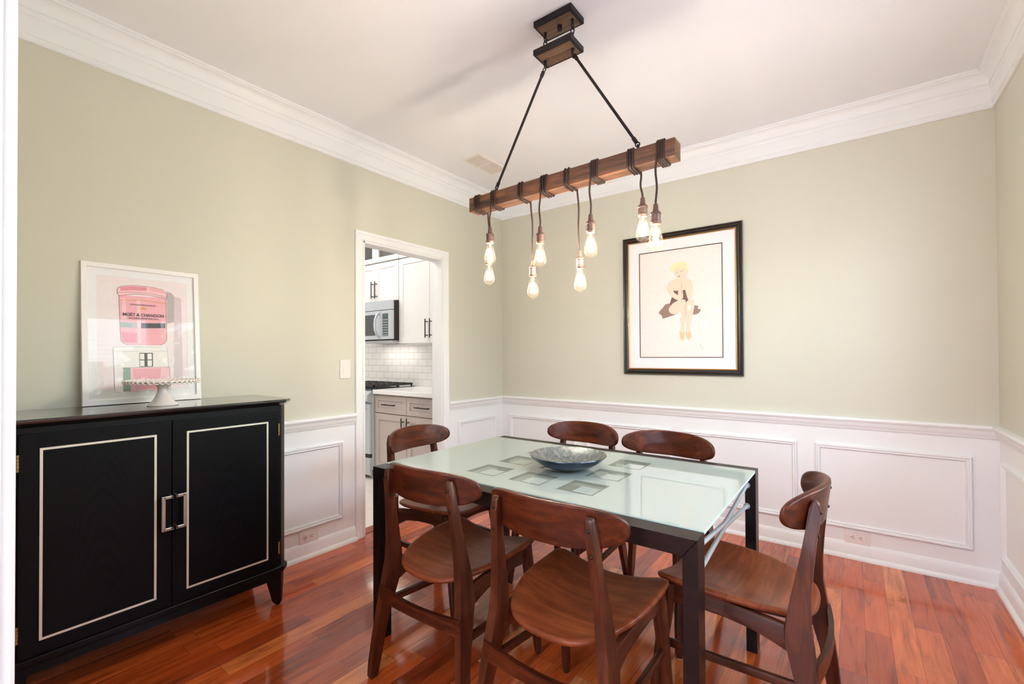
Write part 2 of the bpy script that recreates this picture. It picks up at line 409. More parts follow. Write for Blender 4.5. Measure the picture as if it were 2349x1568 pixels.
# kitchen doorway casing and jambs
cs=MB()
cprof=[(0,0),(0,.017),(.10,.020),(.30,.018),(.36,.014),(.80,.012),(.86,.015),(.95,.013),(1,.010),(1,0)]
def casing(mb,y0,y1,zt,cw):
    n=len(cprof)
    vs=[]
    for (yo,zo),(yi,zi) in (((y0-cw,0),(y0,0)),((y0-cw,zt+cw),(y0,zt)),((y1+cw,zt+cw),(y1,zt)),((y1+cw,0),(y1,0))):
        for t,d in cprof: vs.append((d,yo+(yi-yo)*t,zo+(zi-zo)*t))
    fs=[]
    for c in range(3):
        for k in range(n):
            j=(k+1)%n; fs.append([c*n+k,c*n+j,(c+1)*n+j,(c+1)*n+k])
    fs+= [list(range(n)),[3*n+k for k in range(n)]]
    mb.add(vs,fs)
casing(cs,DY0-.002,DY1+.004,DZ+.002,.064)
cs.box(-TH-.002,DY0-.001,0,.0105,DY0+.012,DZ,b=.001).box(-TH-.002,DY1-.012,0,.0105,DY1+.001,DZ,b=.001).box(-TH-.002,DY0,DZ-.012,.0105,DY1,DZ+.001,b=.001)
# kitchen-side casing
cs.box(-TH-.018,DY0-.064,0,-TH,DY0,DZ+.06).box(-TH-.018,DY1,0,-TH,DY1+.066,DZ+.06).box(-TH-.018,DY0,DZ,-TH,DY1,DZ+.06)
struct(cs.build('door_1',M['white'],smooth=30))
# hall opening casing : jamb, dining-side casing board with stepped edge
d2=MB()
for x0,x1,s in ((FX0,FX0-.085,1),(FX1,FX1+.085,-1)):
    d2.box(x0-s*.012,-L-.12,0,x0,-L+.0005,FZ+.012)
    d2.prism([(x0-s*.006,-L),(x0-s*.0035,-L+.006),(x0-s*.0035,-L+.013),(x0-s*.0075,-L+.0185),(x0-s*.04,-L+.0145),(x0-s*.075,-L+.020),(x0-s*.085,-L+.018),(x0-s*.085,-L)],'z',0,FZ+.09)
    d2.box(x0-s*.006,-L-.138,0,x0-s*.085,-L-.12,FZ+.09)
d2.box(FX0,-L-.12,FZ,FX1,-L,FZ+.012).box(FX0-.0,-L,FZ+.006,FX1,-L+.018,FZ+.09).box(FX0,-L-.138,FZ+.006,FX1,-L-.12,FZ+.09)
struct(d2.build('door_2',M['white'],smooth=30))
# wood threshold strip
th=MB(); th.prism([(-.095,0),(-.095,.012),(-.085,.018),(-.055,.018),(-.02,.003),(-.02,0)],'y',DY0+.012,DY1-.012)
struct(th.build('trim_%d'%TN[0],wood('threshold_wood',srgb(110,50,30),srgb(150,74,46),srgb(176,98,64),'y',.3,.3,rand=False))); TN[0]+=1

# window unit in the right wall
wn=MB(); wx=W+.06
def bar(y0,z0,y1,z1,d=.03): wn.box(wx-d/2,y0,z0,wx+d/2,y1,z1)
wn.box(W-.018,WY0-.08,WZ0-.10,W,WY0,WZ1+.08).box(W-.018,WY1,WZ0-.10,W,WY1+.08,WZ1+.08).box(W-.018,WY0,WZ1,W,WY1,WZ1+.08).box(W-.045,WY0-.09,WZ0-.03,W+.06,WY1+.09,WZ0)
for y in (WY0,WY1-.045,-1.905): bar(y,WZ0,y+.045 if y!=-1.905 else y+.11,WZ1,.09)
bar(WY0,WZ0,WY1,WZ0+.05,.06); bar(WY0,WZ1-.05,WY1,WZ1,.06); bar(WY0,1.55,WY1,1.60,.05)
struct(wn.build('window_1',M['white']))
pn=MB(); pn.box(wx-.003,WY0,WZ0,wx+.003,WY1,WZ1); struct(pn.build('window_1_pane',M['winpane']))

# ------------------------------------------------------------------ kitchen shell
KX=-3.2
struct(MB().box(KX,-3.2,-.06,-TH,.02,.0).build('floor_kitchen',M['ktile']))
struct(MB().box(KX,-3.2,H,-TH*0,.12,H+.08).build('ceiling_kitchen',M['ceil']))
struct(MB().box(KX,.004,0,-TH,.12,H).build('wall_kitchen_back',M['kwall']))
struct(MB().box(KX,0,.90,-TH,.004,1.45).build('trim_%d'%TN[0],M['subway'])); TN[0]+=1
struct(MB().box(KX-.1,-3.2,0,KX,.12,H).build('wall_kitchen_left',M['kwall']))
struct(MB().box(KX,-3.3,0,-TH,-3.2,H).build('wall_kitchen_front',M['kwall']))

# ------------------------------------------------------------------ kitchen fittings
def shaker(mb,x0,z0,x1,z1,y,w=.055,t=.02,rec=.009):
    """shaker front facing -y, front face at y"""
    mb.frame((x0,z0,x1,z1),(x0+w,z0+w,x1-w,z1-w),[(0,y),(1,y),(1,y+rec),(1,y+t),(0,y+t)])
    mb.box(x0+w-.001,y+rec,z0+w-.001,x1-w+.001,y+t,z1-w+.001)
def pull(parent,x,z,y,ln,vert=True):
    b=MB(); r=.0055
    if vert:
        b.tube([(x,y-.034,z-ln/2),(x,y-.034,z+ln/2)],r,10)
        for q in (-.36,.36): b.tube([(x,y,z+q*ln),(x,y-.034,z+q*ln)],r*.9,8)
    else:
        b.tube([(x-ln/2,y-.034,z),(x+ln/2,y-.034,z)],r,10)
        for q in (-.36,.36): b.tube([(x+q*ln,y,z),(x+q*ln,y-.034,z)],r*.9,8)
    return b.build('handle',M['pull'],parent,smooth=50)
# base cabinet
cab=thing('base_cabinet','taupe shaker kitchen base cabinet under the white countertop','cabinet',(-.66,-.30,0))
def part(mb,name,mat,t,smooth=None):
    l=t.location
    mb.v=[(x-l[0],y-l[1],z-l[2]) for x,y,z in mb.v]
    return mb.build(name,mat,t,smooth=smooth)
yb=-.598
part(MB().box(-1.195,yb+.02,.10,-.12,-.004,.868).box(-1.19,-.52,0,-.125,-.02,.10),'carcass',M['graylacquer'],cab)
for i,(x0,x1) in enumerate(((-1.192,-.709),(-.702,-.222))):
    b=MB(); shaker(b,x0,.682,x1,.852,yb,.045); dr=part(b,'drawer',M['graylacquer'],cab)
    hb=pull(cab,(x0+x1)/2-cab.location.x,.768,yb-cab.location.y,.20,False); hb.parent=dr
    b=MB(); shaker(b,x0,.112,x1,.672,yb,.06); dd=part(b,'door',M['graylacquer'],cab)
    hx=(x1-.035 if i==0 else x0+.035); hb=pull(cab,hx-cab.location.x,.52,yb-cab.location.y,.27); hb.parent=dd
tag(MB().box(-1.185,-.633,.870,-.115,-.002,.912,b=.004).build('countertop',M['quartz']),'white quartz kitchen countertop on the taupe base cabinet','countertop')
# range
rg=thing('kitchen_range','stainless steel gas range left of the taupe base cabinet','range',(-1.58,-.32,0))
rx0,rx1,ry=-1.955,-1.200,-.655
part(MB().box(rx0,ry+.03,.09,rx1,-.01,.905,b=.004).box(rx0+.02,ry+.08,.02,rx1-.02,-.05,.09).box(rx1-.06,ry+.05,0,rx1-.03,ry+.08,.03).box(rx0+.03,ry+.05,0,rx0+.06,ry+.08,.03),'body',M['steelpaint'],rg)
cp=MB(); cp.prism([(ry+.03,.775),(ry-.02,.79),(ry-.035,.82),(ry-.028,.86),(ry+.0,.885),(ry+.03,.905)],'x',rx0,rx1); cp=part(cp,'control_panel',M['steel'],rg)
for kx in (-1.28,-1.42,-1.58,-1.74,-1.88):
    k=MB(); k.tube([(kx,ry-.03,.835),(kx,ry-.055,.838)],[.022,.018],16); k=part(k,'knob',M['steel'],rg,40)
od=MB(); od.box(rx0+.005,ry,.255,rx1-.005,ry+.03,.765,b=.004); od=part(od,'oven_door',M['steel'],rg)
g=MB(); g.box(rx0+.10,ry-.003,.36,rx1-.10,ry+.001,.62); g=part(g,'oven_window',M['blackglass'],rg); g.parent=od
hd=MB(); hd.tube([(rx0+.05,ry-.05,.715),(rx1-.05,ry-.05,.715)],.011,10)
for hx in (rx0+.07,rx1-.07): hd.tube([(hx,ry,.715),(hx,ry-.05,.715)],.009,8)
hd=part(hd,'handle',M['steel'],rg,50); hd.parent=od
part(MB().box(rx0+.005,ry,.04,rx1-.005,ry+.03,.215,b=.004),'warming_drawer',M['steelpaint'],rg)
part(MB().box(rx0+.005,ry+.006,.219,rx1-.005,ry+.03,.251),'vent_strip',M['slot'],rg)
part(MB().box(rx0,ry+.02,.905,rx1,-.05,.918,b=.003),'cooktop',M['blackglass'],rg)
for gx in (-1.83,-1.578,-1.326):
    g=MB(); x0,x1=gx-.122,gx+.122; y0,y1=ry+.05,-.09
    for x in (x0,x1-.014): g.box(x,y0,.935,x+.014,y1,.955)
    for y in (y0,(y0+y1)/2-.007,y1-.014): g.box(x0,y,.935,x1,y+.014,.955)
    for k in range(6):
        y=y0+.05+k*(y1-y0-.1)/5; g.box(x0,y-.005,.945,x0+.085,y+.005,.958); g.box(x1-.085,y-.005,.945,x1,y+.005,.958)
    g.box(gx-.006,y0,.945,gx+.006,y1,.957)
    for x in (x0+.004,x1-.016):
        for y in (y0,y1-.014): g.box(x,y,.918,x+.012,y+.014,.936)
    part(g,'grate',M['castiron'],rg)
# microwave
mw=thing('microwave','stainless steel over-the-range microwave mounted above the gas range','microwave',(-1.50,-.22,1.42))
mx0,mx1,my=-1.88,-1.122,-.444
part(MB().box(mx0,my+.035,1.42,mx1,-.004,1.843),'body',M['slot'],mw)
part(MB().box(mx0,my,1.745,mx1-.0,my+.035,1.843,b=.003),'vent_grille',M['steel'],mw)
part(MB().box(mx0,my,1.432,-1.30,my+.035,1.740,b=.003),'door',M['steel'],mw)
g=MB(); g.box(mx0+.05,my-.002,1.475,-1.395,my+.002,1.70); part(g,'window',M['blackglass'],mw)
part(MB().box(-1.297,my,1.432,mx1,my+.035,1.740,b=.003),'control_side',M['steel'],mw)
kp=MB(); kp.box(-1.268,my-.002,1.465,-1.178,my+.002,1.705,mi=0)
for r in range(8):
    for c in range(4):
        if r==0: continue
        kp.box(-1.262+c*.0205,my-.0028,1.47+(7-r)*.027,-1.262+c*.0205+.015,my-.0018,1.47+(7-r)*.027+.014,mi=1)
kp.box(-1.258,my-.0028,1.678,-1.188,my-.0018,1.698,mi=2)
part(kp,'control_panel',[M['blackglass'],flat('keypad_grey',(150,160,168)),flat('display_green',(70,110,100))],mw)
hh=MB(); hh.tube([(-1.325,my,1.46),(-1.325,my-.03,1.475),(-1.330,my-.052,1.53),(-1.332,my-.056,1.586),(-1.330,my-.052,1.642),(-1.325,my-.03,1.697),(-1.325,my,1.712)],.012,12)
part(hh,'handle',M['steel'],mw,60)
part(MB().box(mx0+.02,my+.02,1.402,mx1-.02,-.03,1.42),'underside',M['steelpaint'],mw)
# wall cabinets
yu=-.345
def wallcab(name,label,x0,x1,z0,z1,doors,glass=False,handle_z=None):
    t=thing(name,label,'cabinet',((x0+x1)/2,-.17,z0))
    if not glass: part(MB().box(x0,yu+.021,z0,x1,-.005,z1),'carcass',M['whitelacquer'],t)
    else:
        b=MB(); b.box(x0,yu+.021,z0,x0+.018,-.005,z1).box(x1-.018,yu+.021,z0,x1,-.005,z1).box(x0,yu+.021,z0,x1,-.005,z0+.018).box(x0,yu+.021,z1-.018,x1,-.005,z1).box(x0,-.02,z0,x1,-.005,z1)
        part(b,'carcass',[flat('cabinet_inside_grey',(186,184,182))],t)
    for (a,bb,side) in doors:
        b=MB()
        if glass:
            w=.055; b.frame((a,z0+.003,bb,z1-.003),(a+w,z0+w,bb-w,z1-w),[(0,yu),(1,yu),(1,yu+.02),(0,yu+.02)])
            d=part(b,'door',M['whitelacquer'],t); g=MB(); g.box(a+w-.004,yu+.009,z0+w-.004,bb-w+.004,yu+.012,z1-w+.004); g=part(g,'pane',M['winpane'],t); g.parent=d
        else:
            shaker(b,a,z0+.003,bb,z1-.003,yu,.06); d=part(b,'door',M['whitelacquer'],t)
            hx=(bb-.03 if side>0 else a+.03); hb=pull(t,hx-t.location.x,handle_z-z0,yu-t.location.y,.19); hb.parent=d
    return t
wallcab('upper_cabinet','white two-door wall cabinet directly above the microwave',-1.925,-1.127,1.85,2.283,((-1.923,-1.526,1),(-1.522,-1.129,-1)),False,1.985)
wallcab('upper_cabinet','tall white wall cabinet right of the microwave above the tiled backsplash',-1.122,-.12,1.385,2.283,((-1.120,-.652,1),(-.648,-.125,-1)),False,1.53)
wallcab('glass_front_cabinet','white glass-front top cabinet near the kitchen ceiling above the microwave',-1.925,-1.127,2.292,2.68,((-1.923,-1.526,1),(-1.522,-1.129,-1)),True)
wallcab('top_cabinet','closed white top cabinet over the tall wall cabinet',-1.122,-.12,2.292,2.68,((-1.120,-.652,1),(-.648,-.125,-1)),False,2.42)
jar=MB(); jar.lathe([(.0,0),(.035,0),(.05,.02),(.055,.07),(.05,.12),(.028,.15),(.024,.18),(.034,.19),(.02,.20),(0,.23)],(0,0,0),20)
tag(jar.build('decanter',M['bulbglass'],smooth=50,loc=(-1.60,-.24,2.310)),'cut glass decanter behind the left pane of the glass-front cabinet','decanter')

# ------------------------------------------------------------------ sideboard
sb=thing('sideboard','black ash two-door sideboard with silver inlay against the left wall','sideboard',(.21,-2.82,0))
SX0,SX1=.012,.420; SYR,SYL=-2.323,-3.317; CH=.032
def oct_(x1,yr,yl,c): return [(SX0,yl),(x1-c,yl),(x1,yl+c),(x1,yr-c),(x1-c,yr),(SX0,yr)]
b=MB(); b.prism(oct_(SX1-.002,SYR,SYL,CH),'z',.185,1.010); part(b,'carcass',M['ashplain'],sb)
b=MB()
# top with under-cove
lv=[(.0,1.008,.0),(.004,1.010,.0),(.010,1.014,0),(.018,1.022,0),(.022,1.024,0),(.024,1.028,0),(.024,1.036,0),(.021,1.039,0)]
rings=[]
vs=[]
for o_,z,_ in lv:
    pl=oct_(SX1+o_,SYR+o_,SYL-o_,CH+o_*.45); vs+= [(x,y,z) for x,y in pl]
fs=[list(range(6))[::-1],[(len(lv)-1)*6+i for i in range(6)]]
for k in range(len(lv)-1):
    for i in range(6): j=(i+1)%6; fs.append([k*6+i,k*6+j,(k+1)*6+j,(k+1)*6+i])
b.add(vs,fs); part(b,'top',M['ashtop'],sb,30)
b=MB(); vs=[]; lv=[(0,.170),(.008,.172),(.010,.180),(.010,.196),(.006,.202),(0,.206)]
for o_,z in lv: vs+=[(x,y,z) for x,y in oct_(SX1+o_-.004,SYR+o_,SYL-o_,CH)]
fs=[list(range(6))[::-1],[(len(lv)-1)*6+i for i in range(6)]]
for k in range(len(lv)-1):
    for i in range(6): j=(i+1)%6; fs.append([k*6+i,k*6+j,(k+1)*6+j,(k+1)*6+i])
b.add(vs,fs); b.box(SX0+.02,SYL+.04,.135,SX1-.012,SYR-.04,.172); part(b,'base_moulding',M['ashplain'],sb,30)
for yd,(a0,a1),hs in ((-2.5975,(-2.768,-2.4245),1),(-3.0435,(-3.213,-2.874),-1)):
    y0,y1=yd-.2215,yd+.2215
    # local frame: door as own object so grain centres on it
    dd=MB(); dd.box(-.2215,-.011,-.3895,.2215,.011,.3895,b=.0015)
    do=dd.build('door',M['ash'],sb); do.location=(SX1+.0005-.21,yd+2.82,.5965); do.rotation_euler=(0,0,PI/2)
    # door local: X -> +y world, Y -> -x ; front face at local y=-.011
    il=MB(); u0,u1=a0-yd,a1-yd; il.frame((u0,.256-.5965,u1,.934-.5965),(u0+.008,.264-.5965,u1-.008,.926-.5965),[(0,-.0105),(0,-.0125),(1,-.0125),(1,-.0105)])
    il=il.build('inlay',M['inlay'],do)
    hb=MB(); ub=(-.2215+.036 if hs>0 else .2215-.036); ue=(-.2215+.004 if hs>0 else .2215-.004); z0,z1=.535-.5965,.678-.5965
    hb.box(min(ub-.006,ub+.006),-.045,z0,max(ub-.006,ub+.006),-.033,z1,b=.0015)
    for zz in (z0,z1-.012): hb.box(ue,-.045,zz,ub,-.033,zz+.012,b=.0015); hb.box(ue-.006 if hs<0 else ue-.0,-.045,zz,ue+.0 if hs<0 else ue+.006,-.011,zz+.012)
    hb.build('handle',M['nickel'],do)
    for zz in (.86,.27):
        h=MB(); ux=(.2235 if hs>0 else -.2235)
        for k in range(5): h.tube([(ux,-.013,zz-.5965+k*.012),(ux,-.013,zz-.5965+k*.012+.0105)],.004,10)
        h.build('hinge',M['brass'],do,smooth=50)
for lx,ly in ((SX1-.055,SYR-.045),(SX1-.055,SYL+.045),(SX0+.05,SYR-.045),(SX0+.05,SYL+.045)):
    sx=1 if lx>.2 else -1; sy=1 if ly>-2.82 else -1
    cx,cy=(SX1-.004 if sx>0 else SX0+.004),(SYR-.002 if sy>0 else SYL+.002)
    def q(w,c,z): # quad with chamfered outer corner
        return [(cx-sx*w[1],cy-sy*w[0],z),(cx-sx*c,cy-sy*w[0]*0,z)]
    top=[(cx-sx*.075,cy),(cx-sx*CH*.9,cy),(cx,cy-sy*CH*.9),(cx,cy-sy*.085),(cx-sx*.075,cy-sy*.085)]
    bx,by=cx-sx*.010,cy-sy*.012
    bot=[(bx-sx*.036,by),(bx-sx*.012,by),(bx,by-sy*.012),(bx,by-sy*.040),(bx-sx*.036,by-sy*.040)]
    vs=[(x,y,.18) for x,y in top]+[(x,y,.012) for x,y in bot]
    fs=[list(range(5)),[5+i for i in range(5)][::-1]]+[[i,(i+1)%5,5+(i+1)%5,5+i] for i in range(5)]
    b=MB(); b.add(vs,fs); b.lathe([(0,0),(.010,0),(.012,.004),(.012,.013)],(bx-sx*.018,by-sy*.02,0),12)
    part(b,'leg',M['ashplain'],sb)

# ------------------------------------------------------------------ framed print leaning on the sideboard
PT=-.0745
pr=thing('framed_print','white framed champagne-cooler print leaning on the wall, standing on the black sideboard','framed print',(.0575,-2.810,1.0415),(PT,0,PI/2))
hw,ph=.2255,.645
b=MB(); b.frame((-hw,0,hw,ph),(-hw+.021,.024,hw-.021,ph-.021),[(0,.024),(0,0),(.9,0),(1,.003),(1,.010),(1,.024)]); b.build('frame',M['framewhite'],pr)
b=MB(); b.frame((-hw+.015,.017,hw-.015,ph-.015),(-hw+.052,.060,hw-.052,ph-.055),[(0,.0115),(0,.0105),(1,.0105),(1,.0115)]); b.build('mat',M['mat'],pr)
# artwork, drawn in local (u,v); u = world y + 2.81
pm=[flat('print_paper',(236,226,230)),flat('print_pink',(238,176,188)),flat('print_pink_light',(244,200,208)),flat('print_grey',(186,178,180)),flat('print_white',(238,236,236)),flat('print_dark',(84,80,86)),flat('print_gold',(222,168,84)),flat('print_line',(112,88,90)),flat('print_rose',(228,146,164)),flat('print_teal',(150,176,166)),flat('print_lilac',(214,200,208))]
art=MB(); lay=[.0112]
def U(y): return y+2.811
def V(z): return (z-1.0395)*1.0
def shape(pts,mi):
    lay[0]-=.00007
    art.poly([(U(y),lay[0],V(z)) for y,z in pts],mi)
def line(pts,w,mi):
    lay[0]-=.00007
    for (a,c),(e,f) in zip(pts,pts[1:]):
        a,c,e,f=U(a),V(c),U(e),V(f); dx,dz=e-a,f-c; l=math.hypot(dx,dz) or 1; nx,nz=-dz/l*w/2,dx/l*w/2
        art.poly([(a+nx,lay[0],c+nz),(e+nx,lay[0],f+nz),(e-nx,lay[0],f-nz),(a-nx,lay[0],c-nz)],mi)
art.box(-hw+.045,.0115,.05,hw-.045,.022,ph-.045,mi=0)
shape([(-2.72,1.583),(-2.700,1.575),(-2.689,1.560),(-2.689,1.43),(-2.722,1.42)],3)
shape([(-2.689,1.56),(-2.66,1.55),(-2.66,1.12),(-2.70,1.12)],10)
body=[(-2.905,1.545),(-2.904,1.416),(-2.901,1.335),(-2.895,1.322),(-2.878,1.312),(-2.753,1.312),(-2.733,1.322),(-2.724,1.338),(-2.724,1.548)]
shape(body,1); line(body,.0016,7)
shape([(-2.903,1.420),(-2.80,1.418),(-2.726,1.424),(-2.726,1.397),(-2.80,1.391),(-2.903,1.394)],3)
shape([(-2.835,1.417),(-2.73,1.421),(-2.73,1.398),(-2.835,1.392)],5)
shape([(-2.903,1.416),(-2.86,1.414),(-2.86,1.396),(-2.903,1.397)],9)
shape([(-2.84,1.53),(-2.825,1.53),(-2.825,1.32),(-2.84,1.32)],2)
shape([(-2.895,1.535),(-2.88,1.53),(-2.88,1.43),(-2.895,1.43)],2)
line([(-2.904,1.522),(-2.82,1.527),(-2.725,1.520)],.003,6)
shape([(-2.900,1.372),(-2.84,1.368),(-2.84,1.322),(-2.893,1.326)],8)
lid=[(-2.911,1.552),(-2.911,1.570),(-2.905,1.581),(-2.89,1.589),(-2.842,1.597),(-2.782,1.596),(-2.736,1.587),(-2.721,1.570),(-2.720,1.544),(-2.741,1.548),(-2.80,1.556),(-2.85,1.555),(-2.904,1.541)]
shape(lid,2); shape([(-2.90,1.583),(-2.85,1.592),(-2.80,1.593),(-2.80,1.575),(-2.85,1.573),(-2.90,1.565)],8); shape([(-2.79,1.593),(-2.74,1.584),(-2.725,1.57),(-2.79,1.577)],1); line(lid+[lid[0]],.0016,7)
line([(-2.909,1.556),(-2.85,1.564),(-2.79,1.565),(-2.721,1.553)],.0014,7)
base_=[(-2.929,1.300),(-2.871,1.304),(-2.745,1.302),(-2.724,1.300),(-2.714,1.094),(-2.925,1.094)]
shape([(-2.878,1.312),(-2.753,1.312),(-2.745,1.302),(-2.871,1.302)],4)
shape(base_,4); line(base_+[base_[0]],.0016,3)
line([(-2.927,1.282),(-2.722,1.282)],.0012,3)
shape([(-2.834,1.275),(-2.782,1.275),(-2.782,1.208),(-2.834,1.208)],5)
for u0 in (-2.832,-2.803):
    for v0 in (1.211,1.243): shape([(u0,v0),(u0+.017,v0),(u0+.017,v0+.028),(u0,v0+.028)],4)
shape([(-2.897,1.205),(-2.716,1.205),(-2.714,1.095),(-2.897,1.093)],2); shape([(-2.86,1.20),(-2.75,1.20),(-2.76,1.10),(-2.85,1.10)],1); shape([(-2.895,1.204),(-2.868,1.204),(-2.868,1.096),(-2.895,1.096)],9)
line([(-2.897,1.205),(-2.716,1.205),(-2.714,1.095)],.0012,7)
shape([(-2.826,1.482),(-2.804,1.482),(-2.804,1.485),(-2.826,1.485)],6); shape([(-2.824,1.486),(-2.806,1.486),(-2.803,1.493),(-2.809,1.490),(-2.815,1.496),(-2.821,1.490),(-2.827,1.493)],6)
art.build('print',pm,pr)
def text_mesh(body,size,parent,loc,mat,name='lettering',extr=.0002,sx=1.0,width=None,bold=0):
    cu=bpy.data.curves.new('t','FONT'); cu.body=body; cu.size=size; cu.align_x='CENTER'; cu.extrude=extr; cu.offset=bold
    ob=bpy.data.objects.new('t',cu); COL.objects.link(ob)
    dg=bpy.context.evaluated_depsgraph_get(); me=bpy.data.meshes.new_from_object(ob.evaluated_get(dg))
    bpy.data.objects.remove(ob); bpy.data.curves.remove(cu)
    xs=[v.co.x for v in me.vertices]; k=sx if width is None else width/(max(xs)-min(xs))
    for v in me.vertices: v.co=Vector((v.co.x*k,-v.co.z,v.co.y))
    me.materials.clear(); me.materials.append(mat); me.name=name
    o=bpy.data.objects.new(name,me); COL.objects.link(o); o.parent=parent; o.location=loc
    return o
text_mesh('MOËT & CHANDON',.0195,pr,(U(-2.8135),.0086,V(1.4495)),pm[5],width=.158,bold=.0003)
text_mesh('ROSÉ IMPÉRIAL',.010,pr,(U(-2.8125),.0086,V(1.4355)),pm[5],width=.117)
text_mesh('CHAMPAGNE',.0105,pr,(U(-2.8155),.0086,V(1.5005)),pm[7],width=.098)
b=MB(); b.box(-hw+.016,.0062,.018,hw-.016,.0072,ph-.016); b.build('glass',M['pane'],pr)

# ------------------------------------------------------------------ cake stand
ck=thing('cake_stand','white ceramic footed cake stand on the black sideboard before the framed print','cake stand',(.262,-2.805,1.0395))
b=MB(); b.lathe([(0,.0),(.057,.0),(.058,.003),(.054,.007),(.043,.016),(.032,.032),(.024,.052),(.020,.070),(.021,.082),(.030,.093),(.034,.098),(0,.098)],(0,0,0),40); b.build('pedestal',M['ceramic'],ck,smooth=50)
b=MB(); b.lathe([(0,.098),(.03,.098),(.11,.101),(.134,.105),(.137,.108),(.134,.111),(.11,.106),(0,.104)],(0,0,0),72); b.build('plate',M['ceramic'],ck,smooth=40)
b=MB(); n=44
for k in range(n):
    a=2*PI*k/n; c=Vector((math.cos(a)*.137,math.sin(a)*.137,.108)); t=Vector((-math.sin(a),math.cos(a),0)); r=Vector((math.cos(a),math.sin(a),0))
    pts=[c+t*(math.cos(x)*.0095)+Vector((0,0,1))*(math.sin(x)*.007-.002)+r*(.003*math.cos(2*x)) for x in [PI*j/4 for j in range(8)]]
    b.tube(pts,.0026,6,closed=True)
b.build('lace_rim',M['ceramic'],ck,smooth=60)

# ------------------------------------------------------------------ switch, outlets, vent
sw=thing('light_switch','white rocker light switch on the left wall beside the kitchen doorway','light switch',(.001,-1.721,1.168),(0,0,PI/2))
MB().box(-.039,-.006,-.062,.039,0,.062,b=.002).build('cover_plate',M['plastic'],sw)
MB().prism([(-.0105,-.033),(-.0075,.033),(-.004,.033),(-.004,-.033)],'x',-.0165,.0165).build('rocker',M['plastic'],sw)
def outlet(label,loc,rot):
    t=thing('wall_outlet',label,'outlet',loc,rot,'white duplex outlets above the baseboard')
    MB().box(-.0625,-.006,-.039,.0625,0,.039,b=.002).build('cover_plate',M['plastic'],t)
    for s in (-1,1):
        r=MB(); r.tube([(s*.019,-.004,0),(s*.019,-.0085,0)],.0165,20); r=r.build('receptacle',M['plastic'],t,smooth=40)
        k=MB(); k.box(s*.019-.004,-.0092,.005,s*.019+.005,-.0082,.0075).box(s*.019-.004,-.0092,-.0075,s*.019+.005,-.0082,-.005).tube([(s*.019-.009,-.0082,0),(s*.019-.009,-.0092,0)],.0026,8)
        k.build('slots',M['slot'],r)
    return t
outlet('white duplex outlet low on the left wall beside the black sideboard',(.0005,-1.9775,.130),(0,0,PI/2))
outlet('white duplex outlet low on the back wall behind the chair at the right end',(2.7505,-.0005,.131),(0,0,0))
vt=thing('ceiling_vent','cream slatted air vent in the ceiling near the far left corner','vent',(.412,-.735,H))
# measured on the ceiling plane
b=MB(); w2,l2=.095,.185
b.frame((-w2,-l2,w2,l2),(-w2+.022,-l2+.022,w2-.022,l2-.022),[(0,0),(.2,.006),(1,.006),(1,0)])
b.v=[(x,z,-y) for x,y,z in b.v]; vf=b.build('frame',plain('vent_cream',srgb(230,224,218),.5),vt)
b=MB()
for k in range(22):
    y=-l2+.03+k*(2*l2-.06)/21; b.box(-w2+.02,y-.0022,-.004,w2-.02,y+.0022,-.0005)
b.box(-w2+.02,-.008,-.0045,w2-.02,.008,-.0005)
b.build('slats',M['plastic'],vt)
MB().box(-w2+.018,-l2+.018,-.0006,w2-.018,l2-.018,-.0001).build('duct_shade',flat('duct_shadow',(206,198,190)),vt)  # flat sheet behind the slats, shade of the opening put into its colour

# ------------------------------------------------------------------ wall picture
pc=thing('wall_picture','black and gold framed picture of a seated woman on the back wall','picture',(1.697,-.003,1.1025),(.004,0,0))
fw,fh=.4365,1.08
b=MB(); b.frame((-fw,0,fw,fh),(-fw+.040,.040,fw-.040,fh-.040),[(0,0),(0,-.020),(.10,-.026),(.22,-.024),(.34,-.019),(.42,-.022),(.60,-.024),(.75,-.017),(.85,-.015),(1,-.013),(1,0)]); b.build('frame',M['frameblack'],pc,smooth=25)
b=MB(); b.frame((-fw+.039,.039,fw-.039,fh-.039),(-fw+.048,.048,fw-.048,fh-.048),[(0,-.012),(.4,-.014),(1,-.011),(1,-.002),(0,-.002)]); b.build('gilt_fillet',M['gold'],pc)
b=MB(); b.frame((-fw+.04,.04,fw-.04,fh-.04),(-.305,.130,.305,.948),[(0,-.006),(1,-.006),(1,-.002),(0,-.002)]); b.build('mat',M['mat'],pc)
b=MB(); b.frame((-.3065,.1285,.3065,.9495),(-.301,.134,.301,.944),[(0,-.0075),(1,-.0075),(1,-.002),(0,-.002)]); b.build('mat_fillet',M['matline'],pc)
am=[flat('paper_rose_white',(238,229,227)),flat('tone_skin',(240,212,194)),flat('tone_skin_shade',(226,184,162)),flat('tone_dress',(112,84,76)),flat('tone_dress_sheer',(150,122,112)),flat('tone_hair',(244,224,178)),flat('tone_shoe',(226,196,160)),flat('tone_lip',(206,96,84)),flat('tone_line',(150,128,122))]
art=MB(); lay=[-.0042]
def spl(pts,n=5):
    out=[];N=len(pts)
    for i in range(N):
        p0,p1,p2,p3=[pts[(i+k-1)%N] for k in range(4)]
        for j in range(n):
            t=j/n
            out.append(tuple(.5*((2*p1[a])+(-p0[a]+p2[a])*t+(2*p0[a]-5*p1[a]+4*p2[a]-p3[a])*t*t+(-p0[a]+3*p1[a]-3*p2[a]+p3[a])*t**3) for a in (0,1)))
    return out
def sh(pts,mi,smooth=True):
    lay[0]-=.00007
    art.poly([(x-1.697,lay[0],z-1.1025) for x,z in (spl(pts) if smooth else pts)],mi)
art.box(-.302,-.004,.133,.302,-.0022,.945,mi=0)
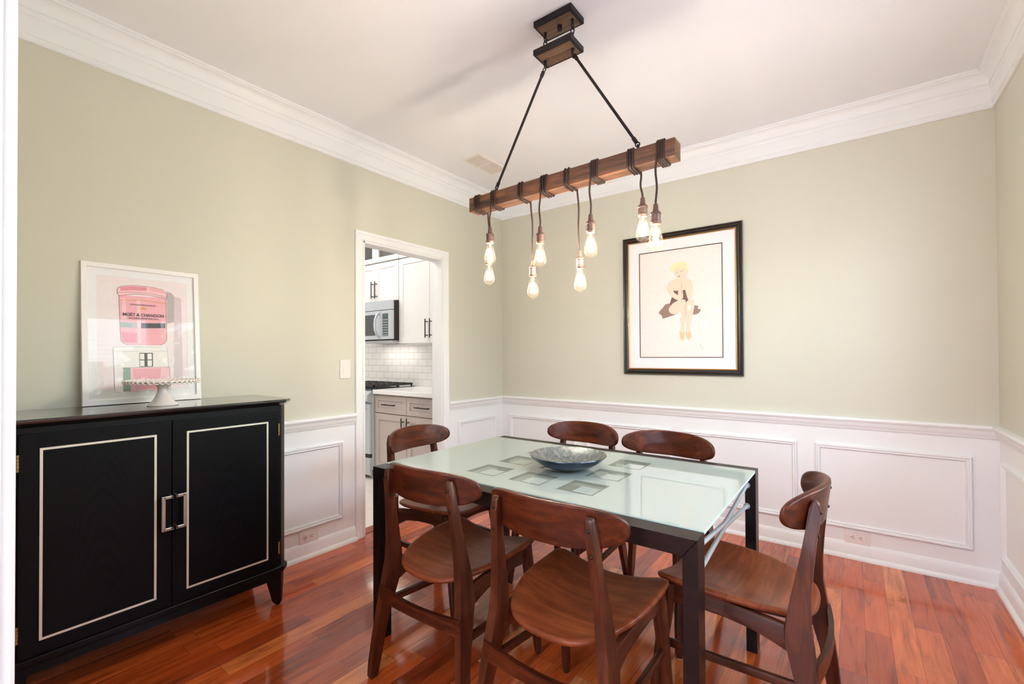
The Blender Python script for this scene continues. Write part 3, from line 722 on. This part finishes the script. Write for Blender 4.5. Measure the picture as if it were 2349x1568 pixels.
# a plain seated figure (generic stand-in, soft flat tones)
sh([(1.543,1.578),(1.575,1.615),(1.60,1.64),(1.66,1.64),(1.70,1.60),(1.69,1.565),(1.63,1.545),(1.575,1.532),(1.565,1.555)],4)
sh([(1.79,1.555),(1.83,1.553),(1.853,1.582),(1.83,1.592),(1.835,1.61),(1.79,1.612)],4)
sh([(1.632,1.63),(1.645,1.70),(1.640,1.75),(1.70,1.765),(1.765,1.755),(1.757,1.69),(1.765,1.64),(1.70,1.61)],3)
sh([(1.62,1.60),(1.655,1.645),(1.715,1.665),(1.745,1.64),(1.735,1.585),(1.69,1.56),(1.64,1.565)],1)
sh([(1.690,1.65),(1.718,1.667),(1.745,1.655),(1.748,1.60),(1.738,1.53),(1.733,1.465),(1.737,1.425),(1.722,1.415),(1.708,1.43),(1.708,1.48),(1.695,1.55),(1.685,1.60)],1)
sh([(1.752,1.645),(1.778,1.664),(1.806,1.65),(1.806,1.60),(1.790,1.53),(1.775,1.465),(1.778,1.425),(1.762,1.415),(1.748,1.43),(1.748,1.48),(1.748,1.55),(1.742,1.60)],1)
sh([(1.742,1.62),(1.749,1.62),(1.745,1.50),(1.741,1.50)],2)
sh([(1.700,1.432),(1.714,1.422),(1.732,1.425),(1.735,1.39),(1.726,1.362),(1.708,1.368),(1.70,1.40)],6); sh([(1.744,1.428),(1.760,1.42),(1.778,1.425),(1.784,1.395),(1.772,1.366),(1.754,1.372),(1.746,1.40)],6)
sh([(1.612,1.775),(1.628,1.806),(1.672,1.826),(1.730,1.824),(1.776,1.812),(1.795,1.78),(1.775,1.745),(1.70,1.735),(1.640,1.745)],1)
sh([(1.612,1.78),(1.607,1.745),(1.635,1.70),(1.685,1.665),(1.712,1.668),(1.705,1.69),(1.665,1.72),(1.645,1.76)],1)
sh([(1.795,1.78),(1.797,1.72),(1.785,1.672),(1.765,1.665),(1.752,1.70),(1.735,1.78),(1.728,1.83),(1.745,1.835),(1.762,1.77)],1)
sh([(1.690,1.675),(1.715,1.668),(1.728,1.69),(1.722,1.76),(1.722,1.83),(1.70,1.83),(1.695,1.76)],1)
sh([(1.712,1.69),(1.722,1.70),(1.720,1.78),(1.714,1.78)],2)
sh([(1.70,1.83),(1.72,1.81),(1.745,1.83),(1.765,1.87),(1.757,1.895),(1.745,1.88),(1.725,1.855)],1)
sh([(1.664,1.895),(1.668,1.85),(1.690,1.818),(1.715,1.825),(1.742,1.86),(1.745,1.905),(1.70,1.92)],1)
sh([(1.635,1.895),(1.640,1.925),(1.670,1.945),(1.710,1.952),(1.75,1.94),(1.763,1.905),(1.752,1.868),(1.742,1.90),(1.715,1.898),(1.69,1.912),(1.668,1.90),(1.652,1.875)],5)
sh([(1.690,1.842),(1.700,1.838),(1.710,1.843),(1.700,1.846)],7); sh([(1.680,1.872),(1.692,1.874),(1.690,1.877),(1.681,1.875)],8); sh([(1.712,1.875),(1.726,1.878),(1.722,1.881),(1.712,1.878)],8)
# small scribble
for a,c in (((1.845,1.33),(1.852,1.305)),((1.852,1.305),(1.868,1.308)),((1.868,1.308),(1.858,1.29)),((1.858,1.29),(1.876,1.292))):
    art.poly([(a[0]-1.697,-.0052,a[1]-1.1025),(c[0]-1.697,-.0052,c[1]-1.1025),(c[0]-1.697+.0015,-.0052,c[1]-1.1025+.001),(a[0]-1.697+.0015,-.0052,a[1]-1.1025+.001)],8)
art.build('print',am,pc)
MB().box(-fw+.042,-.0095,.042,fw-.042,-.0087,fh-.042).build('glass',M['pane'],pc)

# ------------------------------------------------------------------ dining table
TX0,TX1,TY0,TY1,TZ=1.020,2.409,-2.245,-1.290,.763
tb=thing('dining_table','dark espresso dining table with frosted glass top and steel cross rods','dining table',((TX0+TX1)/2,(TY0+TY1)/2,0))
rw,rh,lw=.068,.052,.041
for y0 in (TY0,TY1-rw):
    pol=[(TX0,0),(TX0+lw,0),(TX0+lw,TZ-rh),(TX1-lw,TZ-rh),(TX1-lw,0),(TX1,0),(TX1,TZ),(TX0,TZ)]
    b=MB()
    # leg / rail / leg with mitre
    for pl in ([(TX0,0),(TX0+lw,0),(TX0+lw,TZ-rh),(TX0,TZ)],[(TX0,TZ),(TX0+lw,TZ-rh),(TX1-lw,TZ-rh),(TX1,TZ)],[(TX1-lw,0),(TX1,0),(TX1,TZ),(TX1-lw,TZ-rh)]):
        b.prism(pl,'y',y0,y0+rw,bevel=.0018)
    part(b,'side_frame',M['espresso'],tb)
# glass : grid with square windows
gx0,gx1,gy0,gy1=TX0+.002,TX1-.001,TY0+rw+.001,TY1-rw-.001
rings=[]
for r_ in (-2.072,-1.852,-1.632):
    for c_ in (1.425,1.645,1.866): rings.append((c_,r_,c_+.147,r_+.147,c_+.062,r_+.010,c_+.139,r_+.088))
xs=sorted(set([gx0,gx1]+[v for q in rings for v in (q[0],q[2],q[4],q[6])])); ys=sorted(set([gy0,gy1]+[v for q in rings for v in (q[1],q[3],q[5],q[7])]))
def clear(x,y):
    for q in rings:
        if q[0]<x<q[2] and q[1]<y<q[3] and not (q[4]<x<q[6] and q[5]<y<q[7]): return True
    return False
b=MB(); gz1=TZ+.003; gz0=TZ-.007
idx={}
for zi,z in enumerate((gz0,gz1)):
    for i,x in enumerate(xs):
        for j,y in enumerate(ys): idx[(zi,i,j)]=len(b.v); b.v.append((x,y,z))
for i in range(len(xs)-1):
    for j in range(len(ys)-1):
        mi=1 if clear((xs[i]+xs[i+1])/2,(ys[j]+ys[j+1])/2) else 0
        b.f.append([idx[(1,i,j)],idx[(1,i+1,j)],idx[(1,i+1,j+1)],idx[(1,i,j+1)]]); b.m.append(mi)
        b.f.append([idx[(0,i,j)],idx[(0,i,j+1)],idx[(0,i+1,j+1)],idx[(0,i+1,j)]]); b.m.append(mi)
I,J=len(xs)-1,len(ys)-1
for i in range(I):
    b.f.append([idx[(0,i,0)],idx[(0,i+1,0)],idx[(1,i+1,0)],idx[(1,i,0)]]); b.m.append(2)
    b.f.append([idx[(0,i,J)],idx[(1,i,J)],idx[(1,i+1,J)],idx[(0,i+1,J)]]); b.m.append(2)
for j in range(J):
    b.f.append([idx[(0,0,j)],idx[(1,0,j)],idx[(1,0,j+1)],idx[(0,0,j+1)]]); b.m.append(2)
    b.f.append([idx[(0,I,j)],idx[(0,I,j+1)],idx[(1,I,j+1)],idx[(1,I,j)]]); b.m.append(2)
part(b,'glass_top',[M['frost'],M['clearglass'],M['gedge']],tb)
ym=(TY0+TY1)/2
for xr in (TX1-.034,TX0+.034):
    for za,zm in ((.700,.662),(.612,.648)):
        b=MB(); pts=[(xr,TY1-rw,za),(xr,TY1-rw-.03,za+(zm-za)*.07),(xr,ym+.04,zm+(za-zm)*.06),(xr,ym,zm),(xr,ym-.04,zm+(za-zm)*.06),(xr,TY0+rw+.03,za+(zm-za)*.07),(xr,TY0+rw,za)]
        b.tube(pts,.0075,10); rod=part(b,'cross_rod',M['steelpaint'],tb,60)
        for yy,s in ((TY1-rw,-1),(TY0+rw,1)):
            f=MB(); f.tube([(xr,yy,za),(xr,yy+s*.004,za)],.013,14); f=part(f,'flange',M['steelpaint'],tb,40); f.parent=rod

# bowl
bw=MB()
bw.lathe([(0,.010),(.05,.0105),(.10,.022),(.14,.044),(.158,.059),(.163,.0625)],(0,0,0),56,0)
bw2=bw; n0=len(bw.f)
bw.lathe([(.163,.0625),(.164,.060),(.150,.044),(.11,.018),(.06,.004),(.04,.0),(0,.0)],(0,0,0),56,1)
tag(bw.build('bowl',[M['mottle'],M['navy']],smooth=60,loc=(1.753,-1.785,TZ+.0035)),'shallow silver and navy glazed bowl in the middle of the glass table','bowl')

# ------------------------------------------------------------------ chairs
def rings_solid(outline,mapf,thick,ts=(0,.3,.55,.75,.88,.95)):
    """closed pillow board: outline list of (u,v) around centre (0,0 offset given); mapf(u,v)->(pos,normal)"""
    b=MB(); n=len(outline); cu=sum(p[0] for p in outline)/n; cv=sum(p[1] for p in outline)/n
    def P(t,d,grow=0):
        out=[]
        for u,v in outline:
            p,nv=mapf(cu+(u-cu)*t,cv+(v-cv)*t); out.append(Vector(p)+Vector(nv)*d)
        return out
    h=thick/2; rows=[]
    for t in ts[1:]: rows.append(P(t,h))
    e=.05
    for k in range(1,6):
        a=PI/2-PI*k/6*1.0; rows.append(P(ts[-1]+e*math.cos(a),h*math.sin(a)))
    for t in ts[:0:-1]: rows.append(P(t,-h))
    base=0
    c,nv=mapf(cu,cv); top=Vector(c)+Vector(nv)*h; bot=Vector(c)-Vector(nv)*h
    vs=[top]; 
    for r in rows: vs+=r
    vs.append(bot); fs=[]
    for k in range(n): fs.append([0,1+k,1+(k+1)%n])
    for r in range(len(rows)-1):
        a=1+r*n; c2=1+(r+1)*n
        for k in range(n): fs.append([a+k,c2+k,c2+(k+1)%n,a+(k+1)%n])
    a=1+(len(rows)-1)*n; z=len(vs)-1
    for k in range(n): fs.append([a+k,z,a+(k+1)%n])
    b.add(vs,fs); return b
CHG='matching walnut dining chairs around the glass table'
def make_chair(label):
    t=thing('dining_chair',label,'chair',(0,0,0),(0,0,0),CHG)
    # seat
    full=spl([(0, -0.256), (0.06, -0.253), (0.11, -0.239), (0.148, -0.209), (0.174, -0.168), (0.197, -0.115), (0.213, -0.055), (0.221, 0.01), (0.223, 0.08), (0.2225, 0.14), (0.219, 0.172), (0.208, 0.192), (0.18, 0.203), (0.11, 0.202), (0.05, 0.199), (0, 0.198), (-0.05, 0.199), (-0.11, 0.202), (-0.18, 0.203), (-0.208, 0.192), (-0.219, 0.172), (-0.2225, 0.14), (-0.223, 0.08), (-0.221, 0.01), (-0.213, -0.055), (-0.197, -0.115), (-0.174, -0.168), (-0.148, -0.209), (-0.11, -0.239), (-0.06, -0.253)],3)
    def zs(u,v):
        q=max(0,(-v-.08)/.17); k=.75+.25*min(1,max(0,(v+.1)/.28))
        return .450+.041*k*(abs(u)/.215)**1.9-.004*q*q+ .004*max(0,(v-.1)/.1)
    def ms(u,v):
        e=.004; dx=(zs(u+e,v)-zs(u-e,v))/(2*e); dy=(zs(u,v+e)-zs(u,v-e))/(2*e)
        nv=Vector((-dx,-dy,1)).normalized(); return (u,v,zs(u,v)),nv
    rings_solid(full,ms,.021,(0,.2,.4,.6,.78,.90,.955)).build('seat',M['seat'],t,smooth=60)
    # backrest
    zc=.787; ol=[]
    N=56
    for k in range(N):
        a=2*PI*k/N; c,s=math.cos(a),math.sin(a)
        u=.240*math.copysign(abs(c)**.62,c); v=(.061 if s>0 else .064)*math.copysign(abs(s)**(.74 if s>0 else .86),s)
        v+= .006*(1-(u/.243)**2)- .004
        ol.append((u,v))
    def yb_(u,v): return -.274+1.55*u*u-.13*v
    def mbk(u,v):
        e=.004; du=(yb_(u+e,v)-yb_(u-e,v))/(2*e)
        nv=Vector((-du,1,.13)).normalized(); return (u,yb_(u,v),zc+v),nv
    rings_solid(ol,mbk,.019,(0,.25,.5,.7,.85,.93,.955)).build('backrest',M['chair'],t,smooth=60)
    # rear legs
    front=[(0,-.262),(.10,-.250),(.20,-.237),(.32,-.208),(.40,-.188),(.44,-.184),(.50,-.194),(.58,-.210),(.66,-.226),(.74,-.2395),(.80,-.248),(.818,-.252)]
    rear=[(.824,-.259),(.823,-.268),(.812,-.275),(.78,-.276),(.70,-.266),(.62,-.258),(.54,-.252),(.46,-.252),(.38,-.262),(.28,-.276),(.16,-.290),(.06,-.298),(.012,-.299),(0,-.292)]
    prof=[(y,z) for z,y in front]+[(y,z) for z,y in rear]
    for s in (-1,1):
        b=MB(); n=len(prof); bm=MB()
        xc=lambda z,s=s: s*(.187-.026*(z-.46)/.36 if z>.46 else .187+.053*(.46-z)/.46)
        vs=[]
        for side in (-1,1):
            for y,z in prof:
                hw_=.0125+.004*math.exp(-((z-.42)/.15)**2)
                vs.append((xc(z)+side*hw_,y,z))
        fs=[list(range(n))[::-1],[n+i for i in range(n)]]+[[i,(i+1)%n,n+(i+1)%n,n+i] for i in range(n)]
        b.bev(vs,fs,.0042,0,None,2)
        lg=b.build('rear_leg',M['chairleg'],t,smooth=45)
        for z in (.790,.722):
            yr=-.2755 if z>.75 else -.2685
            k=MB(); k.lathe([(.0055,0),(.0055,.002),(.004,.0045),(0,.0055)],(0,0,0),12,0,Matrix.Translation((xc(z),yr,z))@Matrix.Rotation(PI/2,4,'X'))
            k.build('screw_cap',M['pull'],lg,smooth=50)
        g=MB(); g.lathe([(0,-.0002),(.011,-.0002),(.011,.005),(0,.005)],(xc(0),-.2785,0),14); g.build('glide',M['bead'],lg)
    # front legs
    for s in (-1,1):
        b=MB(); P0,P1=Vector((s*.207,.221,.003)),Vector((s*.186,.160,.470))
        pts=[P0+(P1-P0)*k for k in (0,.03,.3,.6,.85,1)]
        b.tube(pts,[.0135,.0165,.019,.0225,.025,.0255],8)
        lg=b.build('front_leg',M['chairleg'],t,smooth=50)
        g=MB(); g.lathe([(0,-.0002),(.010,-.0002),(.010,.005),(0,.005)],(s*.207,.221,0),14); g.build('glide',M['bead'],lg)
    # side aprons (arched), front apron
    for s in (-1,1):
        top=[(.160,.472),(.05,.470),(-.08,.458),(-.205,.446)]; bot=[(-.205,.366),(-.16,.384),(-.10,.402),(-.02,.412),(.06,.414),(.11,.410),(.160,.400)]
        b=MB(); b.prism(top+bot,'x',s*.1785,s*.1985,bevel=.002); b.build('side_apron',M['chairrail'],t,smooth=40)
    b=MB(); b.prism([(-.186,.460),(-.10,.448),(0,.438),(.10,.448),(.186,.460),(.186,.392),(.13,.408),(.06,.414),(0,.415),(-.06,.414),(-.13,.408),(-.186,.392)],'y',.150,.170,bevel=.002); b.build('front_apron',M['chair'],t,smooth=40)
    # low stretchers
    for s in (-1,1):
        a=Vector((s*.196,.196,.262)); c=Vector((s*.213,-.245,.288))
        b=MB(); d=(c-a); n_=Vector((1,0,0))*.0085; u=Vector((0,0,1))*.0125
        vs=[a-n_-u,a+n_-u,a+n_+u,a-n_+u,c-n_-u,c+n_-u,c+n_+u,c-n_+u]
        b.bev(vs,[(0,1,2,3),(7,6,5,4),(0,4,5,1),(1,5,6,2),(2,6,7,3),(3,7,4,0)],.002); b.build('side_stretcher',M['chairrail'],t,smooth=40)
    n=12; pt=[];
    def yrs(u): return -.262-.022*(1-(u/.21)**2)
    b=MB(); us=[-.212+.424*i/n for i in range(n+1)]; vs=[];fs=[]
    for u in us:
        q=(u/.212)**2; zt=.364-.006*(1-q); zb=.306+.012*(1-q); y=yrs(u)
        vs+=[(u,y-.008,zb),(u,y+.008,zb),(u,y+.008,zt),(u,y-.008,zt)]
    for i in range(n):
        for k in range(4): fs.append([i*4+k,i*4+(k+1)%4,(i+1)*4+(k+1)%4,(i+1)*4+k])
    fs+=[[0,1,2,3],[n*4+3,n*4+2,n*4+1,n*4]]
    b.add(vs,fs); b.build('rear_stretcher',M['chair'],t,smooth=35)
    return t
c1=make_chair('walnut dining chair at the near side of the table, nearest the black sideboard')
c1.location=(1.463,-2.116,0); c1.rotation_euler=(0,0,math.radians(.6))
for x,y,a,l in ((2.022,-2.145,-1.0,'walnut dining chair in the front centre, backrest toward the viewer, right of its twin'),
                (2.392,-1.722,88,'walnut dining chair at the right end of the table, seen from the side'),
                (0.965,-1.728,-86,'walnut dining chair at the left end of the table by the kitchen doorway'),
                (1.437,-1.288,176.5,'walnut dining chair on the far side of the table, behind the bowl'),
                (1.957,-1.345,177.5,'walnut dining chair on the far side of the table, right of the bowl')):
    dup(c1,(x,y,0),math.radians(a),l)

# ------------------------------------------------------------------ chandelier
CY=-1.70
ch=thing('chandelier','rustic wood beam chandelier with eight hanging filament bulbs over the table','chandelier',(1.69,CY,2.10))
# beam slopes a little; build level in a tilted child frame by shear
def bz(x): return 2.0035+(x-1.142)*.0145
bx0,bx1,bt=1.142,2.2025,.0715
b=MB(); vs=[]
for x in (bx0,bx1):
    for y in (-1.735,-1.662):
        for z in (0,bt): vs.append((x,y,bz(x)+z))
b.bev(vs,[(0,1,3,2),(4,6,7,5),(0,4,5,1),(2,3,7,6),(0,2,6,4),(1,5,7,3)],.0025); part(b,'beam',M['beam'],ch,30)
wraps=[(1.178,1.213,3),(1.288,1.321,3),(1.458,1.484,2),(1.585,1.622,3),(1.712,1.740,2),(1.843,1.880,4),(2.009,2.040,3),(2.130,2.165,4)]
for x0,x1,n in wraps:
    b=MB(); r=.0052
    for k in range(n):
        x=x0+r+(x1-x0-2*r)*k/max(1,n-1); z0=bz(x); c=.004; dx=.012
        pts=[]
        for (y,z,sx) in ((-1.735-c,z0+.006,0),(-1.735-c,z0+bt-.006,0),(-1.731,z0+bt+c,.2),(-1.666,z0+bt+c,.8),(-1.662+c,z0+bt-.006,1),(-1.662+c,z0+.006,1),(-1.666,z0-c,.9),(-1.731,z0-c,.1)):
            pts.append((x+dx*sx*0,y,z))
        b.tube(pts,r,8,closed=True)
    part(b,'cord_wrap',M['cord'],ch,60)
# pendants  (x, y, cap top z, side)
pend=[(1.289,-1.743,1.897,1.714),(1.590,-1.743,1.849,1.663),(1.848,-1.743,1.857,1.671),(2.129,-1.743,1.844,1.652),(1.211,-1.656,1.812,1.638),(1.4895,-1.656,1.720,1.539),(1.749,-1.656,1.729,1.542),(2.044,-1.656,1.910,1.724)]
wx_=[1.292,1.589,1.847,2.135,1.207,1.478,1.735,2.034]
for i,((x,y,zt,ztip),x0) in enumerate(zip(pend,wx_)):
    z0=bz(x0); top=z0+.02
    b=MB(); pts=[]; Ln=top-zt
    for k in range(13):
        f=k/12; wob=.004*math.sin(f*7+i)*math.sin(f*PI)
        pts.append((x0+(x-x0)*f+wob,y+.002*math.sin(5*f+i)*math.sin(f*PI),top-(Ln+.004)*f))
    b.tube(pts,.0042,8); part(b,'pendant_cord',M['cord'],ch,60)
    s=MB(); s.lathe([(0,0),(.008,0),(.009,-.002),(.0115,-.027),(.0125,-.029),(.018,-.032),(.0205,-.037),(.0205,-.041),(.0185,-.043),(.0185,-.066),(.0205,-.068),(.0205,-.073),(.0188,-.075),(.0180,-.080),(0,-.080)],(x,y,zt),24)
    part(s,'socket',M['bronze'],ch,40)
    hb=zt-.079-ztip
    s=MB(); s.lathe([(.0135,0),(.0138,-.010),(.018,-.028),(.0245,-.052),(.0290,-.070),(.0300,-.078),(.0285,-.088),(.022,-.098),(.012,-.104),(.005,-.107),(.0025,-.112),(0,-.115)],(x,y,zt-.078),28)
    bl=part(s,'bulb',M['bulbglass'],ch,60); bl.visible_shadow=True
    s=MB(); zf=zt-.078
    s.tube([(x,y,zf),(x,y,zf-.030)],[.006,.003],8)
    st=part(s,'bulb_stem',flat('stem_glass',(240,225,205)),ch,40); st.parent=bl
    s=MB()
    for k in range(7):
        a=2*PI*k/7; rr=.0085
        s.tube([(x+rr*math.cos(a),y+rr*math.sin(a),zf-.034),(x+rr*1.15*math.cos(a),y+rr*1.15*math.sin(a),zf-.082)],.0015,6)
    fl=part(s,'filament',M['filament'],ch); fl.parent=bl
# rods
P1,P2=Vector((1.302,CY,2.112)),Vector((2.035,CY,2.130))
Q1,Q2=Vector((1.598,-1.722,2.574)),Vector((1.763,-1.722,2.586))
for a,c in ((P1,Q1),(P2,Q2)):
    d=(c-a).normalized(); b=MB(); b.tube([a,c],.0062,12)
    for e,s_ in ((a,1),(c,-1)): b.tube([e-d*s_*.002,e+d*s_*.022],[.0085,.0085],12)
    part(b,'rod',M['iron'],ch,50)
def ring(c,r,rt,ax,el=1.0):
    pts=[]
    for k in range(16):
        t=2*PI*k/16; u=Vector(ax); pts.append(Vector(c)+u*r*math.cos(t)+Vector((0,0,1))*r*el*math.sin(t))
    return pts
for x,z in ((1.297,bz(1.297)+bt),(2.043,bz(2.043)+bt)):
    b=MB(); b.tube([(x,CY,z-.004),(x,CY,z+.012)],[.008,.006],10); b.tube(ring((x,CY,z+.020),.009,.003,(0,1,0)),.0026,8,closed=True); b.tube(ring((x+(.002 if x<1.6 else -.002),CY,z+.030),.009,.003,(1,0,0)),.0026,8,closed=True)
    part(b,'eyelet',M['iron'],ch,50)
def plate(name,zb,zt,yc):
    x0,x1,y0,y1=1.588,1.784,yc-.060,yc+.060
    b=MB(); b.box(x0,y0,zb,x1,y1,zt,b=.003); o=part(b,name,M['iron'],ch)
    b=MB(); b.box(x0+.012,y0+.012,zb-.0012,x1-.012,y1-.012,zb+.004); w=part(b,'wood_panel',M['canopywood'],ch); w.parent=o
    return o
cp_=plate('canopy',H-.027,H,-1.729)
lp_=plate('lower_plate',2.617,2.643,-1.733)
b=MB(); b.tube([(1.692,-1.729,H-.027),(1.692,-1.729,H-.048)],[.011,.011],14); k=part(b,'canopy_knob',M['iron'],ch,40); k.parent=cp_
for x,zl in ((1.613,2.617),(1.757,2.617)):
    b=MB(); y=-1.728
    zt=H-.028
    b.tube([(x,y,zt),(x,y,zt-.016)],[.008,.005],10)
    z=zt-.022; k=0
    while z>2.655:
        b.tube(ring((x,y,z-.006),.0085,.002,(1,0,0) if k%2 else (0,1,0),1.9),.0026,8,closed=True); z-=.024; k+=1
    b.tube([(x,y,2.642),(x,y,2.660)],[.007,.004],10)
    part(b,'chain',M['iron'],ch,50)
    b=MB(); b.tube([(x,y,zl),(x,y,zl-.016)],[.008,.005],10); b.tube(ring((x,y,zl-.024),.009,.003,(0,1,0)),.0026,8,closed=True)
    xx=x-.008 if x<1.7 else x+.006
    b.tube(ring((xx,-1.724,zl-.036),.0075,.003,(1,0,0)),.0026,8,closed=True); part(b,'hook',M['iron'],ch,50)

# ------------------------------------------------------------------ window blind and garden (seen only in reflections)
bl=thing('window_blind','white slatted blind in the dining room window, mirrored in the print glass','blind',(W-.03,-1.85,WZ1))
b=MB()
zz=WZ0+.03
k=0
slats=MB()
while zz<WZ1-.06:
    cz=zz; a=math.radians(12); dx=.022
    slats.add([(W+.012-dx,WY0+.05,cz-dx*math.sin(a)),(W+.012+dx,WY0+.05,cz+dx*math.sin(a)),(W+.012+dx,WY1-.05,cz+dx*math.sin(a)),(W+.012-dx,WY1-.05,cz-dx*math.sin(a)),(W+.012-dx,WY0+.05,cz-dx*math.sin(a)+.003),(W+.012+dx,WY0+.05,cz+dx*math.sin(a)+.003),(W+.012+dx,WY1-.05,cz+dx*math.sin(a)+.003),(W+.012-dx,WY1-.05,cz-dx*math.sin(a)+.003)],[(0,1,2,3),(7,6,5,4),(0,4,5,1),(1,5,6,2),(2,6,7,3),(3,7,4,0)])
    zz+=.046
part(slats,'slats',M['plastic'],bl)
part(MB().box(W-.02,WY0+.04,WZ1-.06,W+.04,WY1-.04,WZ1-.002),'head_rail',M['plastic'],bl)
hg=MB(); rnd=random.Random(2)
for i in range(2600):
    y=rnd.uniform(-7,2.5); z=rnd.uniform(0,1)*(2.9 if y<.3 else 1.9)*(.7+.3*math.sin(y*1.9)**2); x=W+3.2+rnd.uniform(-.5,.5)
    r=rnd.uniform(.10,.22); ax=Vector((rnd.gauss(0,1),rnd.gauss(0,1),rnd.gauss(0,1))).normalized(); t=ax.orthogonal().normalized(); q=ax.cross(t)
    hg.add([Vector((x,y,z))+t*r,Vector((x,y,z))+q*r*.6,Vector((x,y,z))-t*r,Vector((x,y,z))-q*r*.6],[(0,1,2,3)])
hg=tag(hg.build('garden_hedge',plain('hedge_leaf',srgb(120,160,96),.6)),'green garden foliage outside the window, mirrored in the print glass','hedge'); hg['kind']='stuff'

# ------------------------------------------------------------------ light
world=bpy.data.worlds.new('World'); SC.world=world; world.use_nodes=True
wt=world.node_tree; bg=wt.nodes['Background']
geo=wt.nodes.new('ShaderNodeTexCoord'); sp=wt.nodes.new('ShaderNodeSeparateXYZ'); wt.links.new(geo.outputs['Generated'],sp.inputs[0])
rp=wt.nodes.new('ShaderNodeValToRGB'); wt.links.new(sp.outputs[2],rp.inputs[0])
rp.color_ramp.elements[0].position=.0; rp.color_ramp.elements[0].color=(.55,.62,.62,1); rp.color_ramp.elements[1].position=.45; rp.color_ramp.elements[1].color=(.72,.90,1.2,1)
wt.links.new(rp.outputs[0],bg.inputs[0]); bg.inputs[1].default_value=12.0
def area(name,loc,rot,sx,sy,e,col):
    l=bpy.data.lights.new(name,'AREA'); l.shape='RECTANGLE'; l.size=sx; l.size_y=sy; l.energy=e; l.color=col
    o=bpy.data.objects.new(name,l); COL.objects.link(o); o.location=loc; o.rotation_euler=rot; return o
wl=area('window_daylight',(W+.22,(WY0+WY1)/2,(WZ0+WZ1)/2),(0,PI/2,0),WZ1-WZ0,WY1-WY0,1,(1,1,1)); wl.data.cycles.is_portal=True
area('hall_fill_overhead',(1.7,-4.9,H-.03),(0,0,0),2.2,1.4,42,(.84,.93,1.1))  # unseen overhead fill, added to lighten the floor and trim near the camera
area('hall_fill_cool',(2.4,-6.15,1.35),(PI/2,0,0),2.2,1.8,17,(.74,.90,1.2))  # added cool fill behind the camera, evens out the lower back wall
area('kitchen_ceiling_light',(-1.5,-1.6,H-.03),(0,0,0),1.6,1.6,19,(1,.97,.94))
area('kitchen_task_light',(-1.5,-.2,1.395),(0,0,0),.6,.15,1.1,(1,.93,.82))

# ------------------------------------------------------------------ camera
yaw,pitch,roll,f,cy=.64246,.00965,-.00487,1046.385,20.445
F=Vector((-math.sin(yaw)*math.cos(pitch),math.cos(yaw)*math.cos(pitch),math.sin(pitch)))
R=Vector((math.cos(yaw),math.sin(yaw),0)); Uv=R.cross(F)
R2=math.cos(roll)*R+math.sin(roll)*Uv; U2=-math.sin(roll)*R+math.cos(roll)*Uv
cam=bpy.data.cameras.new('camera'); cam.sensor_width=36; cam.lens=f/2349*36; cam.shift_y=cy/2349; cam.clip_start=.02
co=bpy.data.objects.new('camera',cam); COL.objects.link(co)
co.matrix_world=Matrix(((R2.x,U2.x,-F.x,2.74304),(R2.y,U2.y,-F.y,-3.50616),(R2.z,U2.z,-F.z,1.255),(0,0,0,1)))
SC.camera=co
SC.view_settings.view_transform='Standard'; SC.view_settings.look='None'; SC.view_settings.gamma=1; SC.view_settings.exposure=1.03
SC.cycles.use_denoising=True; SC.cycles.max_bounces=12; SC.cycles.diffuse_bounces=6; SC.cycles.transparent_max_bounces=16; SC.cycles.sample_clamp_indirect=6
SC.cycles.caustics_reflective=False; SC.cycles.caustics_refractive=False
